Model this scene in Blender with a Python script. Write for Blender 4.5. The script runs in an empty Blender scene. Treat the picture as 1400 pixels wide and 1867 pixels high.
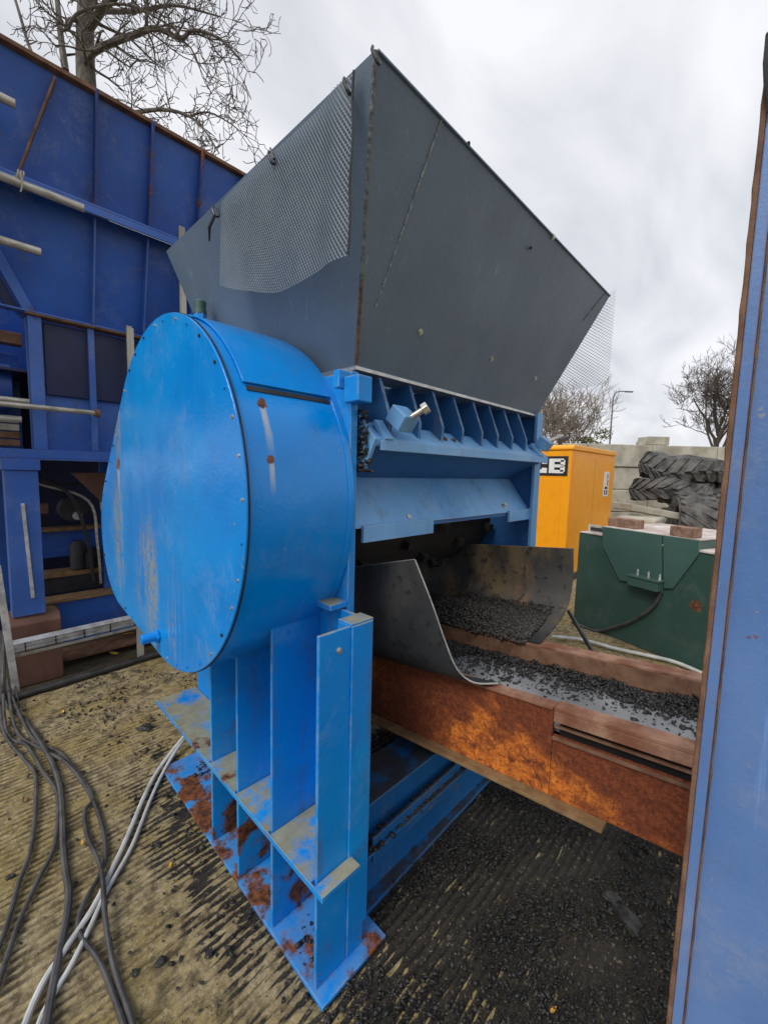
import bpy, bmesh, math, random
import numpy as np
from mathutils import Vector, Matrix
random.seed(7); rng = np.random.default_rng(7)
SC = bpy.context.scene; COL = SC.collection
# ------------------------------------------------------------------ camera
CAM = np.array([-0.66994657, -0.8495943, 1.6])
RV = np.array([0.69673493, -0.71690172, 0.02474603]); FV = np.array([0.71544564, 0.69199434, -0.09633987])
UV = np.cross(RV, FV); FPX = 752.05
cd = bpy.data.cameras.new('Camera'); cam = bpy.data.objects.new('Camera', cd); COL.objects.link(cam)
cd.sensor_fit = 'VERTICAL'; cd.sensor_height = 36; cd.lens = FPX / 1867 * 36; cd.clip_start = .02; cd.clip_end = 2000
M4 = Matrix(((RV[0], UV[0], -FV[0], CAM[0]), (RV[1], UV[1], -FV[1], CAM[1]), (RV[2], UV[2], -FV[2], CAM[2]), (0, 0, 0, 1)))
cam.matrix_world = M4; SC.camera = cam
def ray(px, py): return FV + RV * (px - 700) / FPX - UV * (py - 933.5) / FPX
def on(px, py, ax, val):            # photo pixel -> point on an axis-aligned plane
    d = ray(px, py); return CAM + d * ((val - CAM[ax]) / d[ax])
def dep(px, py, z):                 # photo pixel -> point at a depth
    return CAM + ray(px, py) * z
# ------------------------------------------------------------------ sky, sun, exposure
SUN_EL, SUN_AZ = math.radians(46), math.radians(184)     # azimuth of the sun from +X, counter-clockwise
w = bpy.data.worlds.new('World'); SC.world = w; w.use_nodes = True
nt = w.node_tree; N = nt.nodes; LK = nt.links
for n in list(N): N.remove(n)
out = N.new('ShaderNodeOutputWorld'); mixs = N.new('ShaderNodeMixShader')
sky = N.new('ShaderNodeTexSky'); sky.sky_type = 'NISHITA'; sky.sun_disc = False
sky.sun_elevation = SUN_EL; sky.sun_rotation = math.pi / 2 - SUN_AZ; sky.dust_density = 3
bg1 = N.new('ShaderNodeBackground'); bg1.inputs[1].default_value = .1; LK.new(sky.outputs[0], bg1.inputs[0])
tc = N.new('ShaderNodeTexCoord'); sep = N.new('ShaderNodeSeparateXYZ'); LK.new(tc.outputs['Generated'], sep.inputs[0])
ma = N.new('ShaderNodeMath'); ma.operation = 'ABSOLUTE'; LK.new(sep.outputs[2], ma.inputs[0])
ad = N.new('ShaderNodeMath'); ad.operation = 'ADD'; LK.new(ma.outputs[0], ad.inputs[0]); ad.inputs[1].default_value = .35
dv = N.new('ShaderNodeVectorMath'); dv.operation = 'DIVIDE'; LK.new(tc.outputs['Generated'], dv.inputs[0]); LK.new(ad.outputs[0], dv.inputs[1])
mp = N.new('ShaderNodeMapping'); LK.new(dv.outputs[0], mp.inputs[0]); mp.inputs['Rotation'].default_value = (0, 0, .9); mp.inputs['Scale'].default_value = (1.1, 2.3, 1)
nz = N.new('ShaderNodeTexNoise'); nz.inputs['Scale'].default_value = 1.7; nz.inputs['Detail'].default_value = 6; nz.inputs['Roughness'].default_value = .5; nz.inputs['Distortion'].default_value = .4
LK.new(mp.outputs[0], nz.inputs['Vector'])
cr = N.new('ShaderNodeValToRGB'); LK.new(nz.outputs[0], cr.inputs[0])
cr.color_ramp.elements[0].position = .34; cr.color_ramp.elements[0].color = (.46, .48, .515, 1)
cr.color_ramp.elements[1].position = .68; cr.color_ramp.elements[1].color = (.70, .70, .725, 1)
bg2 = N.new('ShaderNodeBackground'); bg2.inputs[1].default_value = 1.0; LK.new(cr.outputs[0], bg2.inputs[0])
mixs.inputs[0].default_value = .92; LK.new(bg1.outputs[0], mixs.inputs[1]); LK.new(bg2.outputs[0], mixs.inputs[2]); LK.new(mixs.outputs[0], out.inputs[0])
sl = bpy.data.lights.new('Sun', 'SUN'); so = bpy.data.objects.new('Sun', sl); COL.objects.link(so)
sl.energy = 1.5; sl.angle = math.radians(25); sl.color = (1, .95, .88)
sd = Vector((math.cos(SUN_EL) * math.cos(SUN_AZ), math.cos(SUN_EL) * math.sin(SUN_AZ), math.sin(SUN_EL)))
so.rotation_euler = sd.to_track_quat('Z', 'Y').to_euler(); so.location = (-3, -3, 8)
SC.view_settings.view_transform = 'Standard'; SC.view_settings.look = 'None'; SC.view_settings.exposure = 0.55; SC.view_settings.gamma = 1
SC.render.engine = 'CYCLES'

# ------------------------------------------------------------------ material helpers
class NT:
    def __init__(s, name):
        s.m = bpy.data.materials.new(name); s.m.use_nodes = True; s.t = s.m.node_tree; s.n = s.t.nodes; s.b = s.n['Principled BSDF']
        g = s.n.new('ShaderNodeNewGeometry'); s.pos = g.outputs['Position']; s.nrm = g.outputs['Normal']
    def L(s, a, b): s.t.links.new(a, b)
    def put(s, sock, v):
        if isinstance(v, bpy.types.NodeSocket): s.L(v, sock)
        elif isinstance(v, (tuple, list)) and len(v) == 3 and sock.type == 'RGBA': sock.default_value = (*v, 1)
        else: sock.default_value = v
    def math(s, op, a, b=0., clamp=False):
        n = s.n.new('ShaderNodeMath'); n.operation = op; n.use_clamp = clamp; s.put(n.inputs[0], a); s.put(n.inputs[1], b); return n.outputs[0]
    def mapp(s, scale=(1, 1, 1), loc=(0, 0, 0), rot=(0, 0, 0)):
        n = s.n.new('ShaderNodeMapping'); s.L(s.pos, n.inputs[0]); n.inputs['Scale'].default_value = scale; n.inputs['Location'].default_value = loc; n.inputs['Rotation'].default_value = rot; return n.outputs[0]
    def noise(s, scale=5., detail=4., rough=.55, vec=None, dist=0.):
        n = s.n.new('ShaderNodeTexNoise'); s.L(vec or s.pos, n.inputs['Vector']); n.inputs['Scale'].default_value = scale; n.inputs['Detail'].default_value = detail; n.inputs['Roughness'].default_value = rough; n.inputs['Distortion'].default_value = dist; return n.outputs[0]
    def ramp(s, f, a, b, lo=0., hi=1.):
        n = s.n.new('ShaderNodeMapRange'); n.interpolation_type = 'SMOOTHSTEP'; s.put(n.inputs[0], f); n.inputs[1].default_value = a; n.inputs[2].default_value = b; n.inputs[3].default_value = lo; n.inputs[4].default_value = hi; return n.outputs[0]
    def mix(s, f, a, b):
        n = s.n.new('ShaderNodeMix'); n.data_type = 'RGBA'; s.put(n.inputs[0], f); s.put(n.inputs[6], a); s.put(n.inputs[7], b); return n.outputs[2]
    def dist(s, p, scale=(1, 1, 1)):
        a = s.n.new('ShaderNodeVectorMath'); a.operation = 'SUBTRACT'; s.L(s.pos, a.inputs[0]); a.inputs[1].default_value = p
        b = s.n.new('ShaderNodeVectorMath'); b.operation = 'MULTIPLY'; s.L(a.outputs[0], b.inputs[0]); b.inputs[1].default_value = scale
        c = s.n.new('ShaderNodeVectorMath'); c.operation = 'LENGTH'; s.L(b.outputs[0], c.inputs[0]); return c.outputs['Value']
    def xyz(s, v=None):
        n = s.n.new('ShaderNodeSeparateXYZ'); s.L(v or s.pos, n.inputs[0]); return n.outputs
    def bump(s, h, strength=.3, dist=.01, prev=None):
        n = s.n.new('ShaderNodeBump'); n.inputs['Strength'].default_value = strength; n.inputs['Distance'].default_value = dist; s.L(h, n.inputs['Height'])
        if prev: s.L(prev, n.inputs['Normal'])
        return n.outputs[0]
    def done(s, col, rough=.5, metal=0., nrm=None, spec=.5):
        s.put(s.b.inputs['Base Color'], col); s.put(s.b.inputs['Roughness'], rough); s.put(s.b.inputs['Metallic'], metal); s.b.inputs['Specular IOR Level'].default_value = spec
        if nrm: s.L(nrm, s.b.inputs['Normal'])
        return s.m

def paint(name, col, fade, rust=.0, streak=.3, dirt=(.16, .14, .10), rough=.32, moss=0., spots=(), worn=(), edge=0., edgecol=(.35, .38, .36), chips=.3, spec=.5, dents=.25, lowrust=None, patina=0., scratch=0., mosscol=((.20, .17, .055), (.33, .31, .17)), mossz=-1.):
    s = NT(name)
    big = s.noise(1.6, 3, .5); mid = s.noise(7, 6, .6); fine = s.noise(55, 3, .6)
    c = s.mix(s.ramp(big, .38, .68), col, fade)
    c = s.mix(s.math('MULTIPLY', s.ramp(mid, .45, .75), .22), c, tuple(x * .55 for x in col))
    st = s.noise(1., 5, .65, s.mapp((16, 16, 1.1)))
    if streak: c = s.mix(s.math('MULTIPLY', s.math('MULTIPLY', s.ramp(st, .5, .78), s.ramp(mid, .35, .6)), streak), c, dirt)
    if chips: c = s.mix(s.math('MULTIPLY', s.math('MULTIPLY', s.ramp(fine, .66, .70), s.ramp(mid, .5, .6)), chips), c, (.3, .28, .24))
    if patina:                                         # sun-faded and scuffed areas
        pt_ = s.math('MULTIPLY', s.ramp(s.noise(4.2, 9, .74, None, .3), .50, .66), s.ramp(s.noise(48, 5, .7), .30, .60))
        g_ = sum(col) / 3; c = s.mix(s.math('MULTIPLY', pt_, patina), c, tuple(.55 * x + .35 * g_ + .07 for x in fade))
        fl_ = s.ramp(s.noise(19, 8, .8), .655, .675); c = s.mix(s.math('MULTIPLY', fl_, patina), c, (.10, .09, .08))
    if scratch:
        sv = s.noise(1., 4, .7, s.mapp((34, 34, 1.6), (0, 0, 0), (.12, .35, .2))); sm_ = s.math('MULTIPLY', s.ramp(sv, .60, .70), s.ramp(big, .42, .58))
        c = s.mix(s.math('MULTIPLY', sm_, scratch), c, tuple(x * 1.6 + .03 for x in fade))
    for (p, r, sc) in worn:
        m = s.math('MULTIPLY', s.math('MULTIPLY', s.ramp(s.dist(p, sc), r, r * .35), s.ramp(st, .42, .6)), s.ramp(s.noise(34, 6, .75), .36, .56))
        c = s.mix(s.math('MULTIPLY', m, .9), c, (.29, .30, .25))
    rmask = None
    if rust:
        rn = s.math('ADD', s.math('MULTIPLY', mid, .6), s.math('MULTIPLY', big, .4))
        if lowrust:                                    # rust that has crept up from the wet ground
            rn = s.math('ADD', rn, s.ramp(s.xyz()[2], lowrust, 0, 0, .15))
        rmask = s.ramp(rn, .66 - rust, .72 - rust)
    for (p, r, ln, *lat_) in spots:
        d = s.math('ADD', s.dist(p), s.math('MULTIPLY', s.math('SUBTRACT', s.noise(80, 4, .7), .5), r * 2.6))
        m = s.ramp(d, r * 1.05, r * .8)
        if ln:
            v = s.xyz(); dz = s.math('SUBTRACT', p[2], v[2])
            side = s.dist(p, lat_[0] if lat_ else (0, 1, 0)) ; lat = s.math('ADD', side, s.math('MULTIPLY', s.math('SUBTRACT', st, .5), .02))
            t = s.math('MULTIPLY', s.math('MULTIPLY', s.ramp(dz, 0, .01), s.ramp(dz, ln, ln * .2)), s.ramp(lat, r * .9, r * .3))
            c = s.mix(s.math('MULTIPLY', t, .7), c, (.50, .48, .40))
        rmask = m if rmask is None else s.math('MAXIMUM', rmask, m)
    if edge:
        bv = s.n.new('ShaderNodeBevel'); bv.samples = 4; bv.inputs['Radius'].default_value = .008
        dt = s.n.new('ShaderNodeVectorMath'); dt.operation = 'DOT_PRODUCT'; s.L(bv.outputs[0], dt.inputs[0]); s.L(s.nrm, dt.inputs[1])
        e = s.math('MULTIPLY', s.ramp(dt.outputs['Value'], .985, .90), s.ramp(s.noise(14, 5, .65), .36, .62))
        c = s.mix(s.math('MULTIPLY', e, edge), c, edgecol)
    if moss:
        up = s.ramp(s.xyz(s.nrm)[2], .6, .9)
        mm = s.math('MULTIPLY', s.math('MULTIPLY', up, s.ramp(s.noise(7, 6, .7), .34, .52)), s.ramp(s.xyz()[2], mossz, mossz + .1, .25, 1.))
        c = s.mix(s.math('MULTIPLY', mm, moss), c, s.mix(s.noise(22, 3, .6), *mosscol))
    rr = s.math('ADD', rough, s.math('MULTIPLY', mid, .16))
    nb = s.bump(s.noise(3.2, 2, .4), dents, .02)
    nb = s.bump(fine, .06, .004, nb)
    if rmask is not None:
        rc = s.mix(s.ramp(s.noise(42, 5, .7), .35, .65), (.045, .018, .010), (.23, .075, .025))
        c = s.mix(rmask, c, rc); rr = s.math('ADD', rr, s.math('MULTIPLY', rmask, .4)); nb = s.bump(s.noise(70, 4, .7), .25, .004, nb)
    return s.done(c, rr, 0, nb, spec)

def simple(name, c1, c2, scale=8., rough=.6, metal=0., bump=.15, bscale=40., spec=.5, detail=5., stretch=(1, 1, 1)):
    s = NT(name); v = s.mapp(stretch)
    c = s.mix(s.ramp(s.noise(scale, detail, .6, v), .32, .68), c1, c2)
    rr = s.math('ADD', rough - .08, s.math('MULTIPLY', s.noise(scale * 2, 3), .16))
    return s.done(c, rr, metal, s.bump(s.noise(bscale, 4, .65, v), bump, .006), spec)

M = {}
BL = (.0, .215, .66); BLF = (.006, .30, .76)
drum_spots = []
for px, py, r, ln in ((477, 735, .016, .17), (494, 838, .012, .11)):
    # where these pixels meet the round shell of the guard
    best = None
    for k in range(400):
        t = 1.0 + k * .002
        q = CAM + ray(px, py) * t
        e = abs(math.hypot(q[1] - .775, q[2] - 1.49) - .626)
        if best is None or e < best[0]: best = (e, q)
    drum_spots.append((tuple(float(v) for v in best[1]), r, ln, (1, 0, 0)))
M['drum'] = paint('blue_guard_paint', BL, (.0, .265, .78), 0, .22, rough=.06, spec=.5, patina=.16, spots=drum_spots, edge=.0, chips=.35, dents=.45)
fp = lambda x, y: tuple(float(v) for v in on(x, y, 0, -.153))
M['face'] = paint('blue_guard_face_paint', (.0, .215, .68), (.002, .28, .76), 0, .32, dirt=(.22, .25, .25), rough=.10, spec=.5, patina=.32, dents=.6, chips=.4,
                  worn=((fp(270, 1060), .26, (0, 1.4, .8)), (fp(218, 980), .22, (0, 1.6, .6)), (fp(215, 780), .2, (0, 2, 1)), (fp(320, 1120), .2, (0, 1.4, .9))), spots=((fp(216, 845), .030, .2),))
M['frame'] = paint('blue_frame_paint', BL, BLF, .036, .6, rough=.34, moss=.85, edge=.75, edgecol=(.33, .40, .40), chips=.5, lowrust=.5, dirt=(.09, .085, .065), spec=.35, patina=.25, mosscol=((.22, .17, .035), (.42, .38, .19)), mossz=.2)
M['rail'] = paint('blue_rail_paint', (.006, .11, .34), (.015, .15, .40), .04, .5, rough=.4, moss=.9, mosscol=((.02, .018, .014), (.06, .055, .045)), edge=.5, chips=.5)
M['shelf'] = paint('sky_lit_shelf_blue', (.10, .30, .60), (.19, .41, .70), .005, .55, dirt=(.12, .12, .11), rough=.42, edge=.55, chips=.7, patina=.5)  # paler blue, with the sky's reflection worked into the base colour
M['inner'] = paint('shaded_inner_blue', (.012, .09, .27), (.02, .12, .33), .01, .6, dirt=(.05, .045, .04), rough=.5, edge=.3)  # darker blue, shade of the recesses and undersides put into the colour
M['gusset'] = paint('shaded_gusset_blue', (.012, .085, .24), (.02, .11, .29), .0, .5, rough=.45, edge=.9, edgecol=(.32, .48, .62))  # rib faces coloured dark to carry the shadow inside the recess
M['hopper'] = paint('grey_hopper_paint', (.098, .145, .208), (.126, .178, .240), 0, .10, dirt=(.075, .085, .09), rough=.34, chips=.05, dents=.35, patina=.12, scratch=.4,
                    spots=((tuple(float(v) for v in on(570, 618, 0, .19)), .014, 0),))
M['bgblue'] = paint('dark_blue_steel_paint', (.006, .064, .33), (.016, .098, .43), .02, .55, dirt=(.06, .06, .065), rough=.36, edge=.35, edgecol=(.16, .10, .08), chips=.5, patina=.5)
M['bgblue2'] = paint('blue_steel_paint', (.02, .095, .40), (.045, .135, .46), .03, .5, dirt=(.10, .085, .07), rough=.4, edge=.6, edgecol=(.2, .13, .09), patina=.5)
M['column'] = paint('column_blue_paint', (.065, .155, .38), (.10, .195, .43), .0, .25, dirt=(.2, .22, .25), rough=.42, spec=.4, patina=.5, scratch=.3, edge=.7, edgecol=(.22, .12, .07), chips=.6, dents=.3,
                    spots=((tuple(float(v) for v in on(1370, 1160, 0, .236)), .009, 0), (tuple(float(v) for v in on(1391, 1285, 0, .236)), .006, 0)))
M['yellow'] = paint('yellow_cabinet_paint', (.90, .35, .003), (.93, .38, .005), 0, .1, dirt=(.55, .25, .02), rough=.34, edge=0, chips=0, dents=.08)
M['green'] = paint('dark_green_paint', (.028, .074, .060), (.040, .094, .078), .0, .5, spots=((tuple(float(v) for v in on(1268, 1105, 0, 3.6)), .05, 0), (tuple(float(v) for v in on(1235, 1165, 0, 3.68)), .035, 0)), patina=.4, dirt=(.05, .05, .035), rough=.4, edge=.3, edgecol=(.14, .14, .1), dents=.3)
M['green2'] = paint('grey_green_paint', (.045, .105, .09), (.06, .125, .108), .0, .4, dirt=(.07, .07, .05), rough=.42, edge=.4, edgecol=(.16, .17, .13))
M['ruststrip'] = simple('rust_flange', (.10, .045, .025), (.20, .11, .065), 14, .85, 0, .4, 90)
M['stiff'] = paint('rusty_blue_stiffener', (.012, .035, .16), (.03, .06, .24), .12, .4, rough=.5)
M['rusttop'] = simple('rust_flange_top', (.17, .065, .035), (.33, .19, .13), 11, .85, 0, .35, 120)
HOT1 = tuple(float(v) for v in on(890, 1375, 0, .606)); HOT2 = tuple(float(v) for v in on(1165, 1510, 0, .606))
def rustweb():
    s = NT('orange_rust_web')
    a = s.noise(2.6, 4, .6, s.mapp((1, 1, 1.6), (0, .35, 0))); a = s.math('ADD', a, s.math('ADD', s.ramp(s.dist(HOT1, (1, 1, 1.5)), .42, .05, -.06, .13), s.ramp(s.dist(HOT2, (1, 1, 1.3)), .16, .03, 0, .12))); b = s.noise(13, 8, .75, None, .25); k = s.noise(75, 6, .8)
    c = s.mix(s.ramp(k, .35, .7), (.095, .024, .011), (.235, .062, .022))
    hot = s.math('MULTIPLY', s.ramp(a, .42, .60), s.ramp(b, .38, .56))
    c = s.mix(hot, c, s.mix(s.ramp(k, .35, .65), (.36, .075, .012), (.74, .24, .035)))
    pit = s.math('MULTIPLY', s.ramp(s.noise(38, 8, .85), .53, .58), s.ramp(b, .40, .55))
    c = s.mix(s.math('MULTIPLY', pit, .8), c, (.06, .02, .010))
    return s.done(c, .82, 0, s.bump(s.math('ADD', k, b), .55, .006), .3)
M['rustweb'] = rustweb()
M['ochreflange'] = simple('ochre_dusty_flange', (.15, .085, .035), (.24, .15, .07), 16, .9, 0, .3, 90)
M['brownblock'] = simple('red_brown_steel', (.105, .048, .035), (.16, .078, .055), 6, .7, 0, .25, 60, stretch=(1, 1, .4))
M['belt'] = simple('grey_conveyor_belt', (.13, .14, .15), (.30, .31, .33), 2.6, .55, 0, .12, 90)
M['rubber'] = simple('black_rubber', (.012, .012, .013), (.035, .035, .036), 9, .75, 0, .4, 60)
M['tyre'] = simple('weathered_tyre_rubber', (.022, .022, .024), (.12, .116, .11), 5, .7, 0, .4, 30)
def chute():
    s = NT('dusty_chute_sheet')
    a = s.noise(2.4, 5, .6, s.mapp((1, 1, .7))); st = s.noise(1., 5, .65, s.mapp((4.5, 4.5, 2.2))); sp = s.noise(28, 3, .5)
    c = s.mix(s.ramp(a, .35, .65), (.026, .028, .031), (.075, .074, .070))
    x = s.xyz()[0]; far = s.ramp(x, .9, 1.15)
    c = s.mix(s.math('MULTIPLY', far, s.ramp(st, .45, .70)), c, (.20, .145, .075))
    c = s.mix(s.math('MULTIPLY', s.ramp(s.dist((1.34, .12, 1.02), (1, 1.3, .8)), .16, .02), s.ramp(st, .35, .6)), c, (.36, .15, .035))
    c = s.mix(s.math('MULTIPLY', s.ramp(sp, .58, .66), .7), c, (.015, .015, .015))
    return s.done(c, .48, 0, s.bump(sp, .2, .006))
M['chute'] = chute()
M['steeledge'] = simple('bare_steel', (.42, .42, .40), (.62, .61, .58), 20, .4, .8, .1, 80)
M['galv'] = simple('galvanised_steel', (.40, .41, .42), (.68, .69, .70), 18, .4, .5, .12, 60)
M['mesh'] = simple('grey_expanded_mesh', (.11, .145, .18), (.145, .18, .21), 12, .55, .0, .05, 60)
M['meshr'] = simple('galvanised_expanded_mesh', (.20, .21, .22), (.30, .31, .32), 12, .5, .4, .05, 60)
M['pole'] = simple('scaffold_tube_steel', (.30, .28, .24), (.52, .50, .45), 10, .5, .5, .15, 60, stretch=(1, 3, 3))
M['timber'] = simple('pale_weathered_timber', (.34, .32, .27), (.50, .48, .42), 8, .8, 0, .3, 50, stretch=(3, 3, .3))
M['cable'] = simple('grey_black_cable', (.035, .034, .035), (.085, .082, .08), 12, .55, 0, .1, 60)
M['hose'] = simple('white_hose', (.42, .43, .42), (.62, .62, .60), 10, .4, 0, .05, 60)
M['concrete'] = simple('block_concrete', (.27, .25, .20), (.46, .44, .37), 2.2, .9, 0, .3, 30, detail=8)
M['brick'] = simple('brown_brick', (.16, .09, .06), (.30, .19, .13), 20, .9, 0, .5, 60)
M['pinktop'] = simple('weathered_tank_top', (.40, .30, .27), (.66, .62, .58), 5, .7, 0, .2, 30)
M['bark'] = simple('bare_tree_bark', (.055, .048, .042), (.16, .145, .12), 9, .9, 0, .5, 40, stretch=(1, 1, .3))
M['twig'] = simple('tree_twigs', (.06, .05, .045), (.12, .10, .085), 6, .9, 0, .1, 20)
M['paletwig'] = simple('pale_tree_twigs', (.16, .13, .105), (.30, .26, .22), 3, .9, 0, .1, 20)
M['leafy'] = simple('olive_shrub_leaves', (.05, .062, .018), (.16, .145, .05), 1.6, .7, 0, .1, 20)
M['yleaf'] = simple('yellow_fallen_leaf', (.55, .30, .03), (.68, .45, .10), 30, .6, 0, .2, 60)
M['crumb'] = simple('black_rubber_crumb', (.010, .010, .011), (.040, .039, .038), 30, .55, 0, .3, 150)
M['crumbgrey'] = simple('dusty_rubber_crumb', (.014, .013, .012), (.075, .068, .06), 90, .6, 0, .3, 150)
M['white'] = simple('white_print', (.72, .72, .70), (.80, .80, .78), 12, .45, 0, .03, 40)
M['black'] = simple('black_print', (.012, .012, .013), (.022, .022, .022), 12, .45, 0, .03, 40)
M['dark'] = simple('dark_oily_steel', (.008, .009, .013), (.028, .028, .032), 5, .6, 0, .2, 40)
M['zincbolt'] = simple('zinc_bolt', (.45, .44, .40), (.62, .61, .57), 30, .35, .8, .05, 60)
M['lamp'] = simple('lamp_post_steel', (.13, .135, .14), (.2, .2, .21), 5, .5, .4, .05, 40)
M['weld'] = simple('weld_bead', (.16, .17, .17), (.42, .42, .40), 60, .5, .3, .6, 200)
M['rustweld'] = simple('rusty_weld_bead', (.06, .045, .035), (.20, .12, .075), 40, .8, 0, .6, 200)
M['greyweld'] = simple('grey_weld_bead', (.07, .08, .085), (.20, .215, .22), 60, .5, .1, .6, 200)
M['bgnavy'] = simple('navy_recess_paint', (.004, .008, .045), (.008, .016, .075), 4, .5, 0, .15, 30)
M['void'] = simple('void_shade_black', (.004, .0035, .003), (.014, .011, .009), 9, .8, 0, .4, 40)  # near-black colour stands in for shade in the chamber and beam slot
M['pipe'] = simple('black_drain_pipe', (.018, .018, .02), (.05, .05, .05), 8, .5, 0, .1, 40)
def ground_mat():
    s = NT('grooved_mossy_concrete')
    x, y, z = s.xyz()
    a = s.noise(2.0, 6, .6); b = s.noise(9, 6, .65); k = s.noise(60, 4, .7)
    c = s.mix(s.ramp(s.noise(16, 8, .75), .33, .66), (.165, .125, .06), (.42, .345, .20))
    c = s.mix(s.math('MULTIPLY', s.ramp(a, .40, .62), .7), c, (.27, .20, .05))        # moss film
    c = s.mix(s.math('MULTIPLY', s.ramp(k, .48, .70), .55), c, (.50, .43, .30))
    c = s.mix(s.math('MULTIPLY', s.ramp(s.noise(26, 5, .7), .52, .62), .55), c, (.06, .046, .03))
    groove = s.math('MULTIPLY', s.ramp(s.math('ADD', z, s.math('ADD', s.math('MULTIPLY', s.math('SUBTRACT', b, .5), .012), s.math('MULTIPLY', s.math('SUBTRACT', s.noise(24, 4, .7), .5), .014))), -.0028, -.0065), s.ramp(s.noise(5, 5, .7), .34, .55))
    c = s.mix(s.math('MULTIPLY', groove, .7), c, (.042, .031, .018))
    # spilled crumb dust round the conveyor and along the machine
    d1 = s.dist((1.0, -.05, 0), (.85, 1.0, 0)); d2 = s.dist((.02, .75, 0), (3.2, .8, 0))
    spill = s.math('MAXIMUM', s.ramp(d1, 1.15, .45), s.math('MULTIPLY', s.ramp(d2, 1.0, .35), .45))
    spn = s.math('ADD', s.math('ADD', s.math('MULTIPLY', s.math('ADD', a, b), .35), s.math('MULTIPLY', s.noise(30, 5, .7), .3)), s.math('MULTIPLY', s.math('SUBTRACT', spill, .80), .5))
    spn = s.math('ADD', spn, s.math('MULTIPLY', z, -55.))
    spm = s.math('MULTIPLY', s.ramp(spn, .475, .535), s.ramp(spill, .02, .2))
    grit = s.noise(130, 4, .8); gc = s.mix(s.ramp(grit, .40, .66), (.004, .004, .004), (.034, .031, .028)); gc = s.mix(s.ramp(s.noise(60, 5, .75), .60, .645), gc, (.26, .22, .15))
    c = s.mix(s.math('MULTIPLY', spm, .95), c, gc)
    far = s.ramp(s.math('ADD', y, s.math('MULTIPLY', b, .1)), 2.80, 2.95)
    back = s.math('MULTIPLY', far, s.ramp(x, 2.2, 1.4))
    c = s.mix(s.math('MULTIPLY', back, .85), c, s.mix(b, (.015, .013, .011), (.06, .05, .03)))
    rr = s.math('SUBTRACT', .86, s.math('ADD', s.math('MULTIPLY', s.ramp(a, .45, .7), .2), s.math('MULTIPLY', spm, .22)))
    nb = s.bump(s.noise(22, 6, .7), .45, .012); nb = s.bump(s.noise(110, 5, .75), .8, .006, nb)
    return s.done(c, rr, 0, nb, .4)
M['ground'] = ground_mat()

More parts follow.
